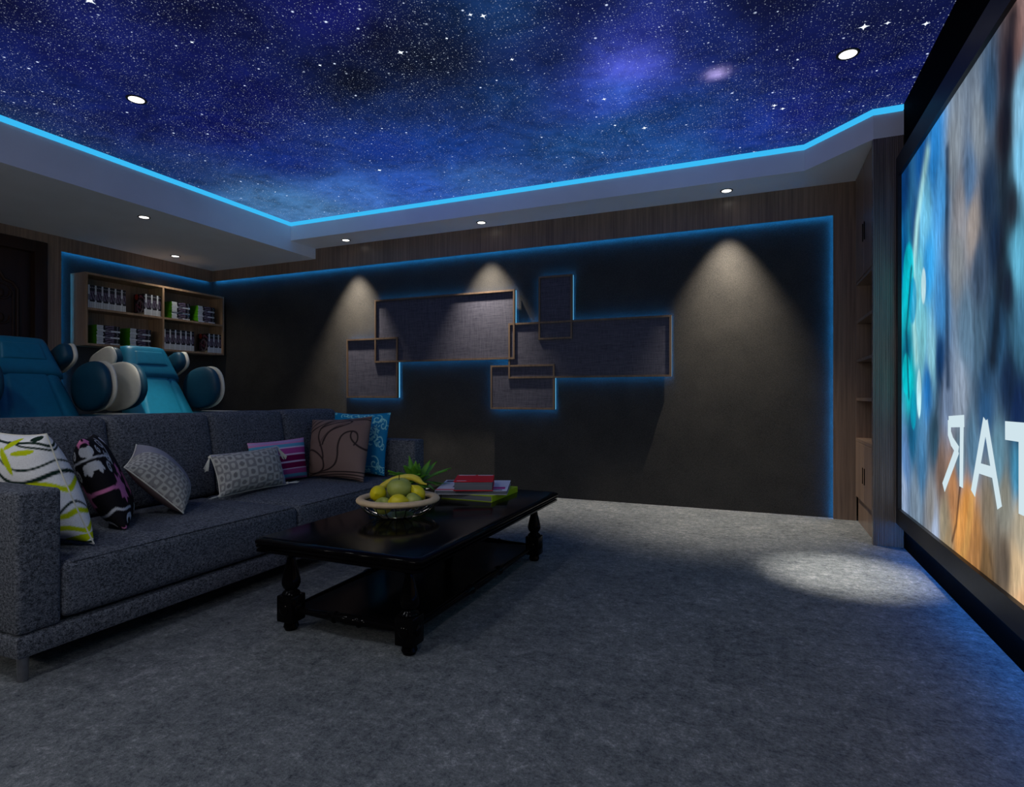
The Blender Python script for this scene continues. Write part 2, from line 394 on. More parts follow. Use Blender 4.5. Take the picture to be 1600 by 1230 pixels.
for cy_ in (2.64, 2.86, 3.06):
    for cz_ in (1.25, 1.5, 1.72, 1.95):
        sgn = 1 if cy_ > 2.86 else -1
        dl.tube([(-6.436, cy_ + sgn * .012 * a_ * math.cos(a_ * 1.1), cz_ + .012 * a_ * math.sin(a_ * 1.1)) for a_ in np.linspace(.6, 6, 22)], [.004 + .002 * q for q in np.linspace(0, 4, 22)], 6)
        dl.ellipsoid((-6.438, cy_, cz_), (.014, .026, .04), seg=10, rings=6)
dl.build('door_leaf', M['door'], dr, True, label='dark door leaf carved with scrolls in raised mouldings')
# right side: black screen wall, pillar
MB().box((XR, YF, 0), (1.3, 4.462, 2.9)).build('wall_right', M['black'], kind='structure', label='black wall behind the screen', cat='wall')
MB().box((XL, YF - .12, 0), (1.3, YF, 2.9)).build('wall_front', M['wallcloth'], kind='structure', label='dark wall behind the viewer', cat='wall')
pb = MB()
pb.box((0.713, 4.466, 0), (0.9, 4.506, 2.70))
for i in range(15):
    x = 0.7135 + i * 0.0124
    pb.box((x, 4.4625, 0), (x + .0092, 4.467, 2.70), .0015, 1)
pb.build('wood_pillar', M['reed'], kind='structure', label='reeded brown wood pillar between cabinet and screen', cat='pillar')

# ------------------------------------------------------------------ right built-in cabinet
cb = empty('built_in_cabinet', (0.9, 4.87, 0), 'tall brown built-in cabinet with open shelves beside the screen', 'cabinet')
CXF = 0.72
MB().box((CXF + .02, 4.508, 0), (1.14, 5.255, .20)).build('plinth', M['wood'], cb)
MB().box((1.12, 4.508, .2), (1.14, 5.255, 2.695)).build('back_panel', M['wood'], cb)
for y0, y1 in ((4.508, 4.526), (5.222, 5.24)): MB().box((CXF, y0, 0.2), (1.12, y1, 2.695)).build('side_panel', M['wood'], cb)
MB().box((CXF, 4.526, .64), (1.12, 5.222, .662)).build('worktop', M['wood'], cb)
for z in (.965, 1.265, 1.568): MB().box((CXF + .005, 4.526, z - .011), (1.12, 5.222, z + .011)).build('shelf', M['wood'], cb)
MB().box((CXF + .005, 4.526, 1.855), (1.12, 5.222, 1.875)).build('shelf', M['wood'], cb)
for y0, y1, z0, z1, hy, hz0, hz1 in ((4.528, 4.872, .205, .636, 4.83, .345, .465), (4.876, 5.22, .205, .636, 4.905, .345, .465), (4.528, 4.862, 1.88, 2.69, 4.835, 2.125, 2.255), (4.866, 5.22, 1.88, 2.69, 4.9, 2.125, 2.255)):
    d = MB().box((CXF, y0, z0), (CXF + .02, y1, z1), .003, 1).build('cabinet_door', M['wood'], cb)
    MB().box((CXF - .005, hy - .004, hz0), (CXF - .0005, hy + .004, hz1), .001, 1).build('handle', M['black'], d, label='black bar handle')

# ------------------------------------------------------------------ projection screen
XS = 0.862
SZ0, SZ1, SY0, SY1 = .262, 2.42, .57, 4.402
FX = .842
scr = empty('projection_screen', (XR, 2.49, .15), 'huge glowing screen in a black frame with mirrored white letters', 'screen')
fz0, fz1, fy0, fy1 = .157, 2.545, .49, 4.458
fr = MB()
for lo, hi in (((FX, fy0, fz0), (XR - .003, fy1, SZ0)), ((FX, fy0, SZ1), (XR - .003, fy1, fz1)), ((FX, SY1, SZ0), (XR - .003, fy1, SZ1)), ((FX, fy0, SZ0), (XR - .003, SY0, SZ1))): fr.box(lo, hi)
fr.build('frame', M['frameblack'], scr, label='dark grey outer frame')
# picture: generic scene of blue sky, pale planet rim, rock column, warm ground
sctl = [(1412,290,6,52,104),(1440,250,10,80,150),(1460,240,40,130,205),(1412,400,8,90,150),(1430,360,18,60,110),(1450,420,50,150,215),(1445,330,110,190,226),(1436,450,120,205,220),(1418,470,0,190,205),(1425,440,0,170,200),
 (1418,560,0,100,130),(1422,600,0,180,190),(1440,530,130,210,225),(1450,600,30,110,180),(1455,560,140,205,225),(1470,300,70,150,215),(1470,480,60,130,190),(1468,560,16,60,110),(1480,620,110,130,160),(1500,620,140,155,175),
 (1425,680,20,90,130),(1415,720,90,130,180),(1440,720,60,110,150),(1412,770,140,160,190),(1430,790,120,140,160),(1455,800,130,130,130),(1460,690,40,70,90),(1470,740,110,90,80),
 (1490,240,130,140,150),(1500,330,140,140,146),(1495,400,120,125,130),(1515,280,80,110,145),(1530,200,120,130,140),(1545,150,50,80,110),(1520,350,140,132,128),(1530,420,60,80,105),(1545,300,30,50,75),(1555,380,20,38,62),
 (1570,200,40,30,32),(1575,100,60,48,50),(1590,60,130,100,95),(1595,150,130,185,215),(1598,260,120,190,225),(1590,400,90,165,195),(1582,320,30,35,45),(1575,450,20,30,48),(1595,520,60,110,140),(1560,520,40,80,115),(1530,540,75,105,130),(1510,520,90,120,145),
 (1540,590,40,70,100),(1575,600,20,40,70),(1540,640,40,80,120),(1590,640,20,45,90),(1520,700,90,130,160),(1560,720,90,130,150),(1590,740,60,130,165),(1500,720,90,120,140),(1490,770,170,120,80),(1510,800,205,140,70),(1500,830,215,150,80),(1525,850,170,120,70),(1545,800,120,110,95),(1570,780,130,130,120),(1595,820,160,150,130),(1540,880,110,85,55),(1570,880,80,70,60),(1590,900,190,165,130),(1475,820,140,130,110),(1480,850,150,130,100),(1460,830,150,165,190),(1595,945,200,160,120)]
sp = np.array([at(a, b, 0, XS)[1:] for a, b, *_ in sctl]); sc_ = np.array([s2l(c[2:]) for c in sctl])
sp = np.vstack([sp, [[1.9, 2.0], [1.9, 1.3], [1.9, .6], [1.2, 2.1], [1.2, 1.3], [1.2, .5], [.7, 2.1], [.7, 1.2], [.7, .5]]])
sc_ = np.vstack([sc_, [s2l(c) for c in ((90,170,205),(40,90,130),(170,130,90),(60,140,200),(40,110,160),(150,120,90),(30,90,150),(20,80,130),(120,110,90))]])
ny, nz = 520, 300
yy = np.linspace(SY0, SY1, ny); zz = np.linspace(SZ0, SZ1, nz); YY, ZZ = np.meshgrid(yy, zz, indexing='ij')
C2 = np.zeros((ny, nz, 3)); wsum = np.zeros((ny, nz))
for (a, b), c in zip(sp, sc_):
    wq = 1 / ((YY - a) ** 2 * 2.2 + (ZZ - b) ** 2 * .8 + .0012) ** 2.0
    C2 += wq[..., None] * c; wsum += wq
C2 /= wsum[..., None]
# crisp layers of the picture: planet rim, rounded teal plants, dark hanging vines, rock ridges
def Q(pts): return [tuple(at(a, b, 0, XS)[1:]) for a, b in pts]
def dl_(pts):
    d = np.full(YY.shape, 9.0)
    for (x0, y0), (x1, y1) in zip(pts, pts[1:]):
        dx, dy = x1 - x0, y1 - y0; t_ = (((YY - x0) * dx + (ZZ - y0) * dy) / (dx * dx + dy * dy + 1e-12)).clip(0, 1)
        d = np.minimum(d, np.hypot(YY - x0 - t_ * dx, ZZ - y0 - t_ * dy))
    return d
def lay2(m, c, a=1.0):
    global C2
    m = (m * a)[..., None]; C2 = C2 * (1 - m) + s2l(c) * m
rimd = dl_(Q([(1449, 240), (1441, 290), (1433, 350), (1428, 420), (1428, 500), (1432, 560)]))
lay2(np.exp(-(rimd / .05) ** 2), (170, 225, 225), .75)
for cx_, cy_, rx, ry, c in ((1419, 432, .14, .2, (0, 190, 205)), (1426, 470, .09, .14, (0, 150, 195)), (1416, 585, .1, .13, (0, 190, 200)), (1443, 447, .05, .1, (205, 240, 245)), (1436, 615, .05, .14, (190, 235, 240)), (1427, 640, .07, .12, (0, 150, 180))):
    q = at(cx_, cy_, 0, XS); e = np.hypot((YY - q[1]) / rx, (ZZ - q[2]) / ry); lay2(((1.08 - e) / .16).clip(0, 1), c, .85)
for pts, wd, c in (([(1582, 30), (1572, 200), (1569, 330), (1560, 470), (1552, 560)], .05, (14, 18, 28)), ([(1424, 420), (1416, 520), (1420, 620)], .02, (4, 50, 80)),
    ([(1481, 600), (1479, 400), (1480, 235)], .03, (26, 50, 80)),
    ([(1500, 760), (1494, 820), (1488, 845)], .012, (60, 36, 26)), ([(1520, 770), (1510, 850), (1500, 880)], .03, (214, 160, 90))):
    lay2(((wd - dl_(Q(pts))) / (wd * 1.3) + .5).clip(0, 1), c, .8)
# mottled rock and grass texture inside the picture
def fbm(a, b, seed):
    r = np.random.default_rng(seed); o_ = np.zeros_like(a)
    for k in range(5):
        for _ in range(3):
            th, ph = r.uniform(0, 6.28, 2); o_ += .6 ** k * np.sin(2 ** k * (a * math.cos(th) + b * math.sin(th)) + ph)
    return o_
tx = fbm(YY * 16 + .5 * fbm(YY * 6, ZZ * 4, 5), ZZ * 6, 2)
C2 *= np.clip(1 + .11 * tx, .45, 1.6)[..., None]
P2 = np.stack([np.full_like(YY, XS), YY, ZZ], -1)
pic = grid_mesh('screen_picture', P2, C2, M['picture'], scr, smooth=False, label='bright blue and orange picture')
LB = MB()
def stroke(pts, wd, closed=False):
    q = [at(a, b, 0, XS)[1:] for a, b in pts]
    for (a, b) in zip(q, q[1:]):
        a = np.array(a); b = np.array(b); d = (b - a) / np.linalg.norm(b - a); n = np.array([-d[1], d[0]]) * wd / 2
        a = a - d * wd * .2; b = b + d * wd * .2
        for x in (XS - .0015,):
            LB.quad((x, *(a + n)), (x, *(b + n)), (x, *(b - n)), (x, *(a - n)))
stroke([(1484, 659), (1506, 658)], .055); stroke([(1503.5, 659), (1502.5, 758)], .05); stroke([(1484, 660), (1484, 677), (1488, 690), (1497, 704)], .05); stroke([(1496, 704), (1475.5, 760)], .055)
stroke([(1540, 660), (1521.5, 768)], .055); stroke([(1541, 662), (1562, 790)], .05); stroke([(1528, 731), (1554, 739)], .045)
stroke([(1573.5, 673), (1599, 676), (1634, 680)], .07); stroke([(1598, 676), (1598, 800)], .06)
LB.build('lettering', M['lettering'], pic, label='mirrored white letters')
MB().box((.862, .55, .149), (.88, 4.40, .1565)).build('light_strip', M['ledfloor'], scr, label='blue light strip under the frame')

# ------------------------------------------------------------------ framed wall panel (one interlocked piece)
YP = 5.242; YBK = 5.272
wp = empty('wall_art_panel', (-2.5, 5.31, 1.5), 'backlit wall art of five interlocking framed slate cloth panels', 'wall art')
rects = [((585, 466), (804, 455), (804, 561), (585, 567)), ((541, 530), (621, 527), (621, 622), (541, 622)), ((841, 431), (894, 429), (894, 529), (841, 531)), ((794, 506), (1049, 491), (1049, 589), (794, 591)), ((766, 571), (865.5, 569), (867, 640), (766, 640))]
ledb = MB(); lst = []
for k, cs in enumerate(rects):
    q = [at(a, b, 1, YP) for a, b in cs]
    x0 = (q[0][0] + q[3][0]) / 2; x1 = (q[1][0] + q[2][0]) / 2; z1 = (q[0][2] + q[1][2]) / 2; z0 = (q[2][2] + q[3][2]) / 2
    lst.append((x0, x1, z0, z1))
    e = k * .0009
    MB().box((x0 + .006, YP + .016 - e, z0 + .006), (x1 - .006, YBK, z1 - .006)).build('cloth_panel', M['panelcloth'], wp, label='slate blue woven cloth panel')
    b = .018; f = MB()
    f.box((x0, YP + e, z0), (x1, YBK - .002, z0 + b)).box((x0, YP + e, z1 - b), (x1, YBK - .002, z1)).box((x0, YP + e, z0 + b), (x0 + b, YBK - .002, z1 - b)).box((x1 - b, YP + e, z0 + b), (x1, YBK - .002, z1 - b))
    f.build('panel_frame', M['bronze'], wp, label='thin bronze brown frame')
    MB().box((x1 - .006, YBK + .001, z0 + .004), (x1 - .002, YBK + .022, z1 - .004)).build('lit_edge', M['edge'], wp, label='pale blue lit edge')
    ledb = MB(); i = .010
    ya, yb = 5.2725, 5.2765
    # strips only where the edge is open to the wall; inside overlaps they stay behind the panels
    ledb.box((x0 + i, ya, z0 + i), (x1 - i, yb, z0 + i + .012)).box((x0 + i, ya, z1 - i - .012), (x1 - i, yb, z1 - i)).box((x0 + i, ya, z0 + i + .012), (x0 + i + .012, yb, z1 - i - .012)).box((x1 - i - .012, ya, z0 + i + .012), (x1 - i, yb, z1 - i - .012))
    ledb.build('light_strip', M['ledpanel'], wp, label='blue backlight strip')
    MB().box((x0 + .05, YBK, z0 + .05), (x1 - .05, 5.3215, z1 - .05)).build('mounting_board', M['black'], wp)

# ------------------------------------------------------------------ game shelf and cases
XB, XF = -6.443, -6.20
sh = empty('wall_shelf', (-6.43, 4.47, 1.5), 'light brown open wall shelf of four bays filled with game cases', 'shelf')
tk = .022
sy0, sy1, sz0, sz1 = 3.65, 5.285, 1.50, 2.237
for y0 in (sy0, sy1 - tk): MB().box((XB, y0, sz0), (XF, y0 + tk, sz1)).build('side_panel', M['woodh'], sh)
MB().box((XB, sy0 + tk, sz1 - tk), (XF, sy1 - tk, sz1)).build('top_panel', M['woodh'], sh)
MB().box((XB, sy0 + tk, sz0), (XF, sy1 - tk, sz0 + tk)).build('bottom_panel', M['woodh'], sh)
MB().box((XB, sy0 + tk, sz0 + tk), (XB + .01, sy1 - tk, sz1 - tk)).build('back_panel', M['woodh'], sh)
MB().box((XB + .01, 4.465, sz0 + tk), (XF, 4.487, sz1 - tk)).build('divider', M['woodh'], sh)
ZM = 1.862
for y0, y1 in ((sy0 + tk, 4.465), (4.487, sy1 - tk)): MB().box((XB + .01, y0, ZM), (XF - .002, y1, ZM + tk)).build('shelf_board', M['woodh'], sh)
# one case mesh per spine type: thickness along y, height along z, spine towards +x
CT, CH, CD = .0164, .232, .165
green, white = s2l((72, 150, 16)), s2l((200, 206, 210))
def case_mesh(kind):
    ny_, nz_ = 7, 48
    ys = np.linspace(-CT / 2, CT / 2, ny_); zs = np.linspace(0, CH, nz_)
    verts = []; faces = []; cols = []
    def face(pts, c):
        i = len(verts); verts.extend(pts); faces.append((i, i + 1, i + 2, i + 3)); cols.extend([c] * 4)
    r = np.random.default_rng(kind + 3)
    for a in range(ny_ - 1):
        for b in range(nz_ - 1):
            u = (a + .5) / (ny_ - 1); v_ = (b + .5) / (nz_ - 1)
            c = white * 1.0
            if kind == 0:
                if .35 < v_ < .6: c = s2l((120, 118, 130))
            else:
                if v_ > .27:
                    c = s2l((22, 20, 28))
                    if .36 < v_ < .74:
                        c = s2l(((130, 126, 142), (84, 56, 88), (44, 40, 56), (30, 24, 36))[int((u * 3 + v_ * 5 * kind + r.random() * 1.1) % 4)])
                    if .88 < v_ < .91 and .3 < u < .7: c = white * .8
                elif a == 0: c = s2l((60, 62, 66))
            face([(0, ys[a], zs[b]), (0, ys[a + 1], zs[b]), (0, ys[a + 1], zs[b + 1]), (0, ys[a], zs[b + 1])], c)
    nx_ = 14; xs = np.linspace(-CD, 0, nx_)
    zc = np.linspace(0, CH, 20)
    for sgn in (-1, 1):
        y = sgn * CT / 2
        for a in range(nx_ - 1):
            for b in range(19):
                u = (a + .5) / (nx_ - 1); v_ = (b + .5) / 19
                c = s2l((24, 18, 26))
                if (u - .25) ** 2 + ((v_ - .87)) ** 2 * 1.5 < .03: c = s2l((190, 60, 40))
                elif abs(math.sin(9 * u + 6 * v_) * .3 + v_ - .9 * u - .05) < .09 and v_ > .14: c = s2l((150, 90, 110))
                elif abs(math.hypot(u - .6, v_ - .4) - .28) < .05: c = s2l((130, 120, 130))
                if v_ < .1: c = s2l((150, 145, 120))
                p = [(xs[a], y, zc[b]), (xs[a + 1], y, zc[b]), (xs[a + 1], y, zc[b + 1]), (xs[a], y, zc[b + 1])]
                face(p if sgn < 0 else p[::-1], c)
    h = CT / 2
    for pts in ([(-CD, -h, CH), (0, -h, CH), (0, h, CH), (-CD, h, CH)], [(-CD, h, 0), (0, h, 0), (0, -h, 0), (-CD, -h, 0)], [(-CD, h, 0), (-CD, -h, 0), (-CD, -h, CH), (-CD, h, CH)]): face(pts, green)
    me = bpy.data.meshes.new('game_case'); me.from_pydata(verts, [], faces)
    at_ = me.color_attributes.new('Col', 'FLOAT_COLOR', 'POINT')
    at_.data.foreach_set('color', np.hstack([np.array(cols), np.ones((len(cols), 1))]).astype(np.float32).ravel())
    me.materials.append(M['cover']); me.update(); return me
CM = [case_mesh(k) for k in range(4)]
ORD = 'first second third fourth fifth sixth seventh eighth ninth tenth eleventh twelfth thirteenth fourteenth fifteenth sixteenth seventeenth eighteenth nineteenth twentieth twenty-first twenty-second twenty-third twenty-fourth'.split()
cproto = {}
def put_case(kind, loc, rx, label, group):
    if kind not in cproto:
        o = bpy.data.objects.new('game_case', CM[kind]); cproto[kind] = o
    else: o = cproto[kind].copy()
    COL.objects.link(o); o.location = loc; o.rotation_euler = (rx, 0, 0); tag(o, label, 'game case', group); return o
XC = -6.222
def row(y0, n, z, start, where, group):
    for i in range(n):
        k = (start + i) % 4
        nm = 'white-spined game case' if k == 0 else 'dark-spined game case'
        if start and i == 0: nm = 'game case with dark cover showing'
        put_case(k, (XC, y0 + CT * (i + .5) + .0001 * i, z + .0005), 0, f'{nm}, {ORD[i]} from left in {where}', group)
ZU, ZD = ZM + tk, sz0 + tk
row(3.686, 23, ZU, 0, 'the long upright row, upper shelf', 'upright cases in the upper left bay, long row')
row(4.264, 12, ZU, 3, 'the short upright row, upper shelf', 'upright cases in the upper left bay, short row')
row(4.50, 23, ZD, 0, 'the long upright row, lower shelf', 'upright cases in the lower right bay, long row')
row(5.064, 12, ZD, 3, 'the short upright row, lower shelf', 'upright cases in the lower right bay, short row')
def stack(y0, n, z, where, group):
    for i in range(n):
        k = (n - 1 - i + 1) % 4
        # lying: height along +y, thickness along z, green edge towards -y
        put_case(k, (XC + random.uniform(-.004, .002), y0 + random.uniform(-.004, .004), z + CT * (i + .5) + .0005 + .0001 * i), R(-90),
                 f'game case lying flat, {ORD[i]} from bottom of {where}', group)
stack(3.772, 12, ZD, 'the left stack, lower shelf', 'flat stack of cases, lower left bay, left')
stack(4.112, 12, ZD, 'the right stack, lower shelf', 'flat stack of cases, lower left bay, right')
stack(4.594, 12, ZU, 'the left stack, upper shelf', 'flat stack of cases, upper right bay, left')
stack(4.934, 12, ZU, 'the right stack, upper shelf', 'flat stack of cases, upper right bay, right')

# ------------------------------------------------------------------ massage chairs
def make_chair(yc, label):
    c = empty('massage_chair', (-4.6, yc, 0), label, 'massage chair', 'teal massage chairs behind the sofa')
    X = lambda x, y, z: (x, yc + y, z)
    MB().box(X(-5.05, -.30, .02), X(-4.05, .30, .30), .05, 3).build('base', M['cream'], c, True)
    MB().box(X(-4.72, -.27, .30), X(-4.02, .27, .52), .06, 4).build('seat', M['teal'], c, True)
    # reclined back: a shaped pad
    def back_pt(u, v, d):   # u -1..1 across, v 0..1 up
        x = -4.62 - .42 * v; z = .45 + .93 * v
        wdt = .40 - .225 * v
        nx, nz = .91, .41
        return (x + nx * d, yc + u * wdt, z + nz * d)
    nu, nv = 40, 40
    us = np.linspace(-1, 1, nu); vs_ = np.linspace(0, 1, nv)
    def padgrid(v0, v1, thick, wf=1.0, groove=0.0, off=.0):
        rings = []
        A = []
        for v in np.linspace(v0, v1, nv):
            r_ = []
            for u in us:
                e = (1 - abs(u) ** 6) * (1 - abs(2 * (v - v0) / (v1 - v0) - 1) ** 8)
                d = off + thick * max(0, e) ** .5 - groove * math.exp(-((abs(u) - .55) / .04) ** 2) * thick - .02 * (1 - u * u) * 0
                r_.append(back_pt(u * wf, v, d))
            A.append(r_)
        B = [[back_pt(u * wf, v, off - .001) for u in us] for v in np.linspace(v0, v1, nv)]
        m_ = MB()
        def sheet(G):
            vv = [[m_.bm.verts.new(p) for p in r] for r in G]
            for a in range(len(G) - 1):
                for b in range(len(G[0]) - 1): m_.bm.faces.new((vv[a][b], vv[a + 1][b], vv[a + 1][b + 1], vv[a][b + 1]))
        sheet(A); sheet(B)
        return m_
    MB().box((-.11, -.30, 0), (0, .30, .93), .05, 3, None).build('back_shell', M['tealdark'], None, True)
    o = bpy.data.objects['back_shell'] if 'back_shell' in bpy.data.objects else None
    o = [q for q in COL.objects if q.name.startswith('back_shell')][-1]
    o.parent = c; o.location = (-4.64 + 4.6, 0, .44); o.rotation_euler = (0, R(-24.3), 0)
    padgrid(.0, .80, .10, 1.0, .12, .0).build('back_pad', M['teal'], c, True, 80)
    hp = padgrid(.70, 1.02, .075, 1.08, 0, .04).build('head_pad', M['teal'], c, True, 80)
    # small pillow on the head pad
    padgrid(.82, .95, .012, .66, 0, .113).build('head_pillow', M['teal'], hp, True, 80)
    for s in (-1, 1):
        rz = Matrix.Rotation(R(-s * 4), 3, 'Z') @ Matrix.Rotation(R(-10), 3, 'Y')
        ctr = Vector(X(-4.70, s * .372, 1.065))
        nrm = rz @ Vector((0, s, 0))
        wing = MB().ellipsoid(ctr - nrm * .02, (.24, .062, .187), rz, 2.4).build('side_wing', M['tealdark'], c, True, 80)
        MB().ellipsoid(ctr + nrm * .032, (.248, .03, .192), rz, 2.4).build('wing_shell', M['cream'], wing, True, 80, label='cream outer shell')
        rz2 = Matrix.Rotation(R(-s * 4), 3, 'Z') @ Matrix.Rotation(R(-24), 3, 'Y')
        ctr = Vector(X(-4.99, s * .315, 1.285)); nrm = rz2 @ Vector((0, s, 0))
        hw = MB().ellipsoid(ctr - nrm * .018, (.148, .05, .086), rz2, 3.0).build('head_wing', M['tealdark'], c, True, 80)
        MB().ellipsoid(ctr + nrm * .024, (.154, .026, .09), rz2, 3.0).build('wing_shell', M['cream'], hw, True, 80, label='cream outer shell')
        y0, y1 = sorted((s * .30, s * .41)); 
        arm = MB().box(X(-4.85, y0, .25), X(-3.95, y1, .85), .05, 4).build('armrest', M['tealdark'], c, True)
        y0, y1 = sorted((s * .41, s * .45))
        MB().box(X(-4.8, y0, .2), X(-3.97, y1, .856), .02, 3).build('arm_shell', M['cream'], arm, True, label='cream outer shell')
    return c
make_chair(2.455, 'teal and cream massage chair in front of the dark door, nearer the viewer')
make_chair(3.41, 'teal and cream massage chair under the game shelf, lit from above')

# ------------------------------------------------------------------ sofa
XSF = -2.322; YS0, YS1 = 1.148, 3.767
sofa = empty('sofa', (-2.85, 2.46, 0), 'long dark grey woven sofa with four back cushions behind the table', 'sofa')
MB().box((-3.42, YS0, .088), (XSF, YS1, .168), .012, 2).build('base', M['sofa'], sofa, True)
for y0, y1 in ((YS0, 1.288), (3.63, YS1)): MB().box((-3.42, y0, .17), (XSF, y1, .665), .016, 3).build('arm', M['sofa'], sofa, True)
def soft_box(lo, hi, bev, crown=0.012, axis=2, tilt=None):
    m_ = MB(); m_.box(lo, hi, bev, 4)
    bmesh.ops.subdivide_edges(m_.bm, edges=[e for e in m_.bm.edges if e.calc_length() > .12], cuts=7, use_grid_fill=True)
    lo = Vector(lo); hi = Vector(hi); c = (lo + hi) / 2; h = (hi - lo) / 2
    for v in m_.bm.verts:
        u = [(v.co[i] - c[i]) / h[i] for i in range(3)]
        for i in range(3):
            j, k = (i + 1) % 3, (i + 2) % 3
            v.co[i] += crown * (1 if i == axis else .35) * u[i] * (1 - u[j] ** 4) * (1 - u[k] ** 4)
    if tilt:
        for v in m_.bm.verts: v.co.x += tilt(v.co.z)
    return m_
def piped(m_, pts):
    return m_.tube(pts, .0035, 6)
for y0, y1 in ((1.291, 2.458), (2.462, 3.627)):
    sc1 = soft_box((-3.06, y0, .182), (XSF + .004, y1, .388), .03, .014).build('seat_cushion', M['sofa'], sofa, True, 60)
    MB().tube([(XSF - .006, y0 + .03, .384), (XSF - .006, (y0 + y1) / 2, .388), (XSF - .006, y1 - .03, .384)], .004, 6).build('piping', M['sofa'], sc1, True)
MB().box((-3.42, 1.289, .17), (-3.24, 3.629, .72), .02, 3).build('back_frame', M['sofa'], sofa, True)
edges = (1.16, 1.953, 2.562, 3.162, 3.742)
for i in range(4):
    y0, y1 = edges[i] + .003, edges[i + 1] - .003
    if i == 0: y0 = 1.30
    soft_box((-3.24, y0, .385), (-3.045, y1, .885), .035, .016, 0, lambda z: -(z - .385) * .17).build('back_cushion', M['sofa'], sofa, True, 60)
MB().box((-3.42, 1.153, .664), (-3.215, 1.297, .87), .03, 3).build('back_frame', M['sofa'], sofa, True)
for x in (-2.36, -3.36):
    for y in (1.185, 3.73): MB().lathe([(.014, 0), (.016, .004), (.018, .09)], (x, y, 0), 16).build('leg', M['steel'], sofa, True, label='round steel leg')

# ------------------------------------------------------------------ cushions
def pillow(name, bl, br, tr, tl, thick, pat, label, mat, n=110, back=None, pinch=.06, flat=2.4, flip=False, wrinkle=.0, tb=None):
    bl, br, tr, tl = (np.array(q, float) for q in (bl, br, tr, tl))
    w_ = np.linspace(-1, 1, n); TU, TV = np.meshgrid(w_, w_, indexing='ij'); u = .3 * w_ + .7 * np.sin(np.pi / 2 * w_); U, V = np.meshgrid(u, u, indexing='ij')
    ins = pinch                      # edges curve inwards between the corners
    Uu = U * (1 - ins * (1 - V ** 2) * np.abs(U) ** 2); Vv = V * (1 - ins * (1 - U ** 2) * np.abs(V) ** 2)
    a = (Uu + 1) / 2; b = (Vv + 1) / 2
    Pq = (bl * ((1 - a) * (1 - b))[..., None] + br * (a * (1 - b))[..., None] + tr * (a * b)[..., None] + tl * ((1 - a) * b)[..., None])
    nrm = np.cross(br - bl, tl - bl); nrm /= np.linalg.norm(nrm)
    if flip: nrm = -nrm
    h = ((1 - np.abs(U) ** flat) * (1 - np.abs(V) ** flat)).clip(0) ** .5
    edge = np.exp(-((1 - np.abs(U)) / .22)) + np.exp(-((1 - np.abs(V)) / .22))
    wr = wrinkle * (np.sin(V * 17 + 3 * np.sin(U * 3)) * np.exp(-((1 - np.abs(U)) / .3)) + np.sin(U * 15 + 2 * np.sin(V * 4)) * np.exp(-((1 - np.abs(V)) / .3))) * h
    Pf = Pq + nrm * (thick * h + wr)[..., None]; Pb = Pq - nrm * ((tb or thick) * h)[..., None]
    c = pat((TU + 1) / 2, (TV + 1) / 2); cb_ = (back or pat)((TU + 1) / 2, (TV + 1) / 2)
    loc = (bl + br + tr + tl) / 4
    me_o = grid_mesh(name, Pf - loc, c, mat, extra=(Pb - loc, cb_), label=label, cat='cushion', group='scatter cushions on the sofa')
    me_o.location = loc
    bm = bmesh.new(); bm.from_mesh(me_o.data); bmesh.ops.recalc_face_normals(bm, faces=bm.faces); bm.to_mesh(me_o.data); bm.free()
    rim = lambda pts: [tuple(Pq[i, j]) for i, j in pts]
    seam = rim([(i, 0) for i in range(0, n, 4)] + [(n - 1, 0)] + [(n - 1, j) for j in range(4, n, 4)] + [(n - 1, n - 1)] + [(i, n - 1) for i in range(n - 4, 0, -4)] + [(0, n - 1)] + [(0, j) for j in range(n - 4, 0, -4)] + [(0, 0)])
    return me_o, seam
def const(c): return lambda u, v: np.ones(u.shape + (3,)) * s2l(c)
def dpoly(u, v, pts):
    d = np.full(u.shape, 9.0)
    for (x0, y0), (x1, y1) in zip(pts, pts[1:]):
        dx, dy = x1 - x0, y1 - y0; t_ = (((u - x0) * dx + (v - y0) * dy) / (dx * dx + dy * dy + 1e-12)).clip(0, 1)
        d = np.minimum(d, np.hypot(u - x0 - t_ * dx, v - y0 - t_ * dy))
    return d
def bez(p, n=14):
    out = []
    for k in range(0, len(p) - 3, 3):
        for t_ in np.linspace(0, 1, n):
            a = [(1 - t_) ** 3, 3 * t_ * (1 - t_) ** 2, 3 * t_ ** 2 * (1 - t_), t_ ** 3]
            out.append((sum(w_ * p[k + i][0] for i, w_ in enumerate(a)), sum(w_ * p[k + i][1] for i, w_ in enumerate(a))))
    return out
def spiral(cx_, cy_, r0, r1, a0, a1, n=26):
    return [(cx_ + (r0 + (r1 - r0) * k / n) * math.cos(a0 + (a1 - a0) * k / n), cy_ + (r0 + (r1 - r0) * k / n) * math.sin(a0 + (a1 - a0) * k / n)) for k in range(n + 1)]
def paint(base, layers):
    def f(u, v):
        c = np.ones(u.shape + (3,)) * s2l(base)
        for fn, col in layers:
            m = fn(u, v); c = c * (1 - m[..., None]) + s2l(col) * m[..., None]
        return c
    return f
def line(pts, wd): return lambda u, v: ((wd - dpoly(u, v, pts)) / .006 + .5).clip(0, 1)
def disc(cx_, cy_, rx, ry, rot=0):
    def f(u, v):
        x = (u - cx_) * math.cos(rot) + (v - cy_) * math.sin(rot); y = -(u - cx_) * math.sin(rot) + (v - cy_) * math.cos(rot)
        return ((1 - np.hypot(x / rx, y / ry)) / .06 + .5).clip(0, 1)
    return f
def leafshape(cx_, cy_, r, n=6, ph=0, deep=.35):
    def f(u, v):
        a = np.arctan2(v - cy_, u - cx_); rr = r * (1 - deep * np.abs(np.sin(n / 2 * (a + ph))))
        return ((rr - np.hypot(u - cx_, v - cy_)) / .012 + .5).clip(0, 1)
    return f
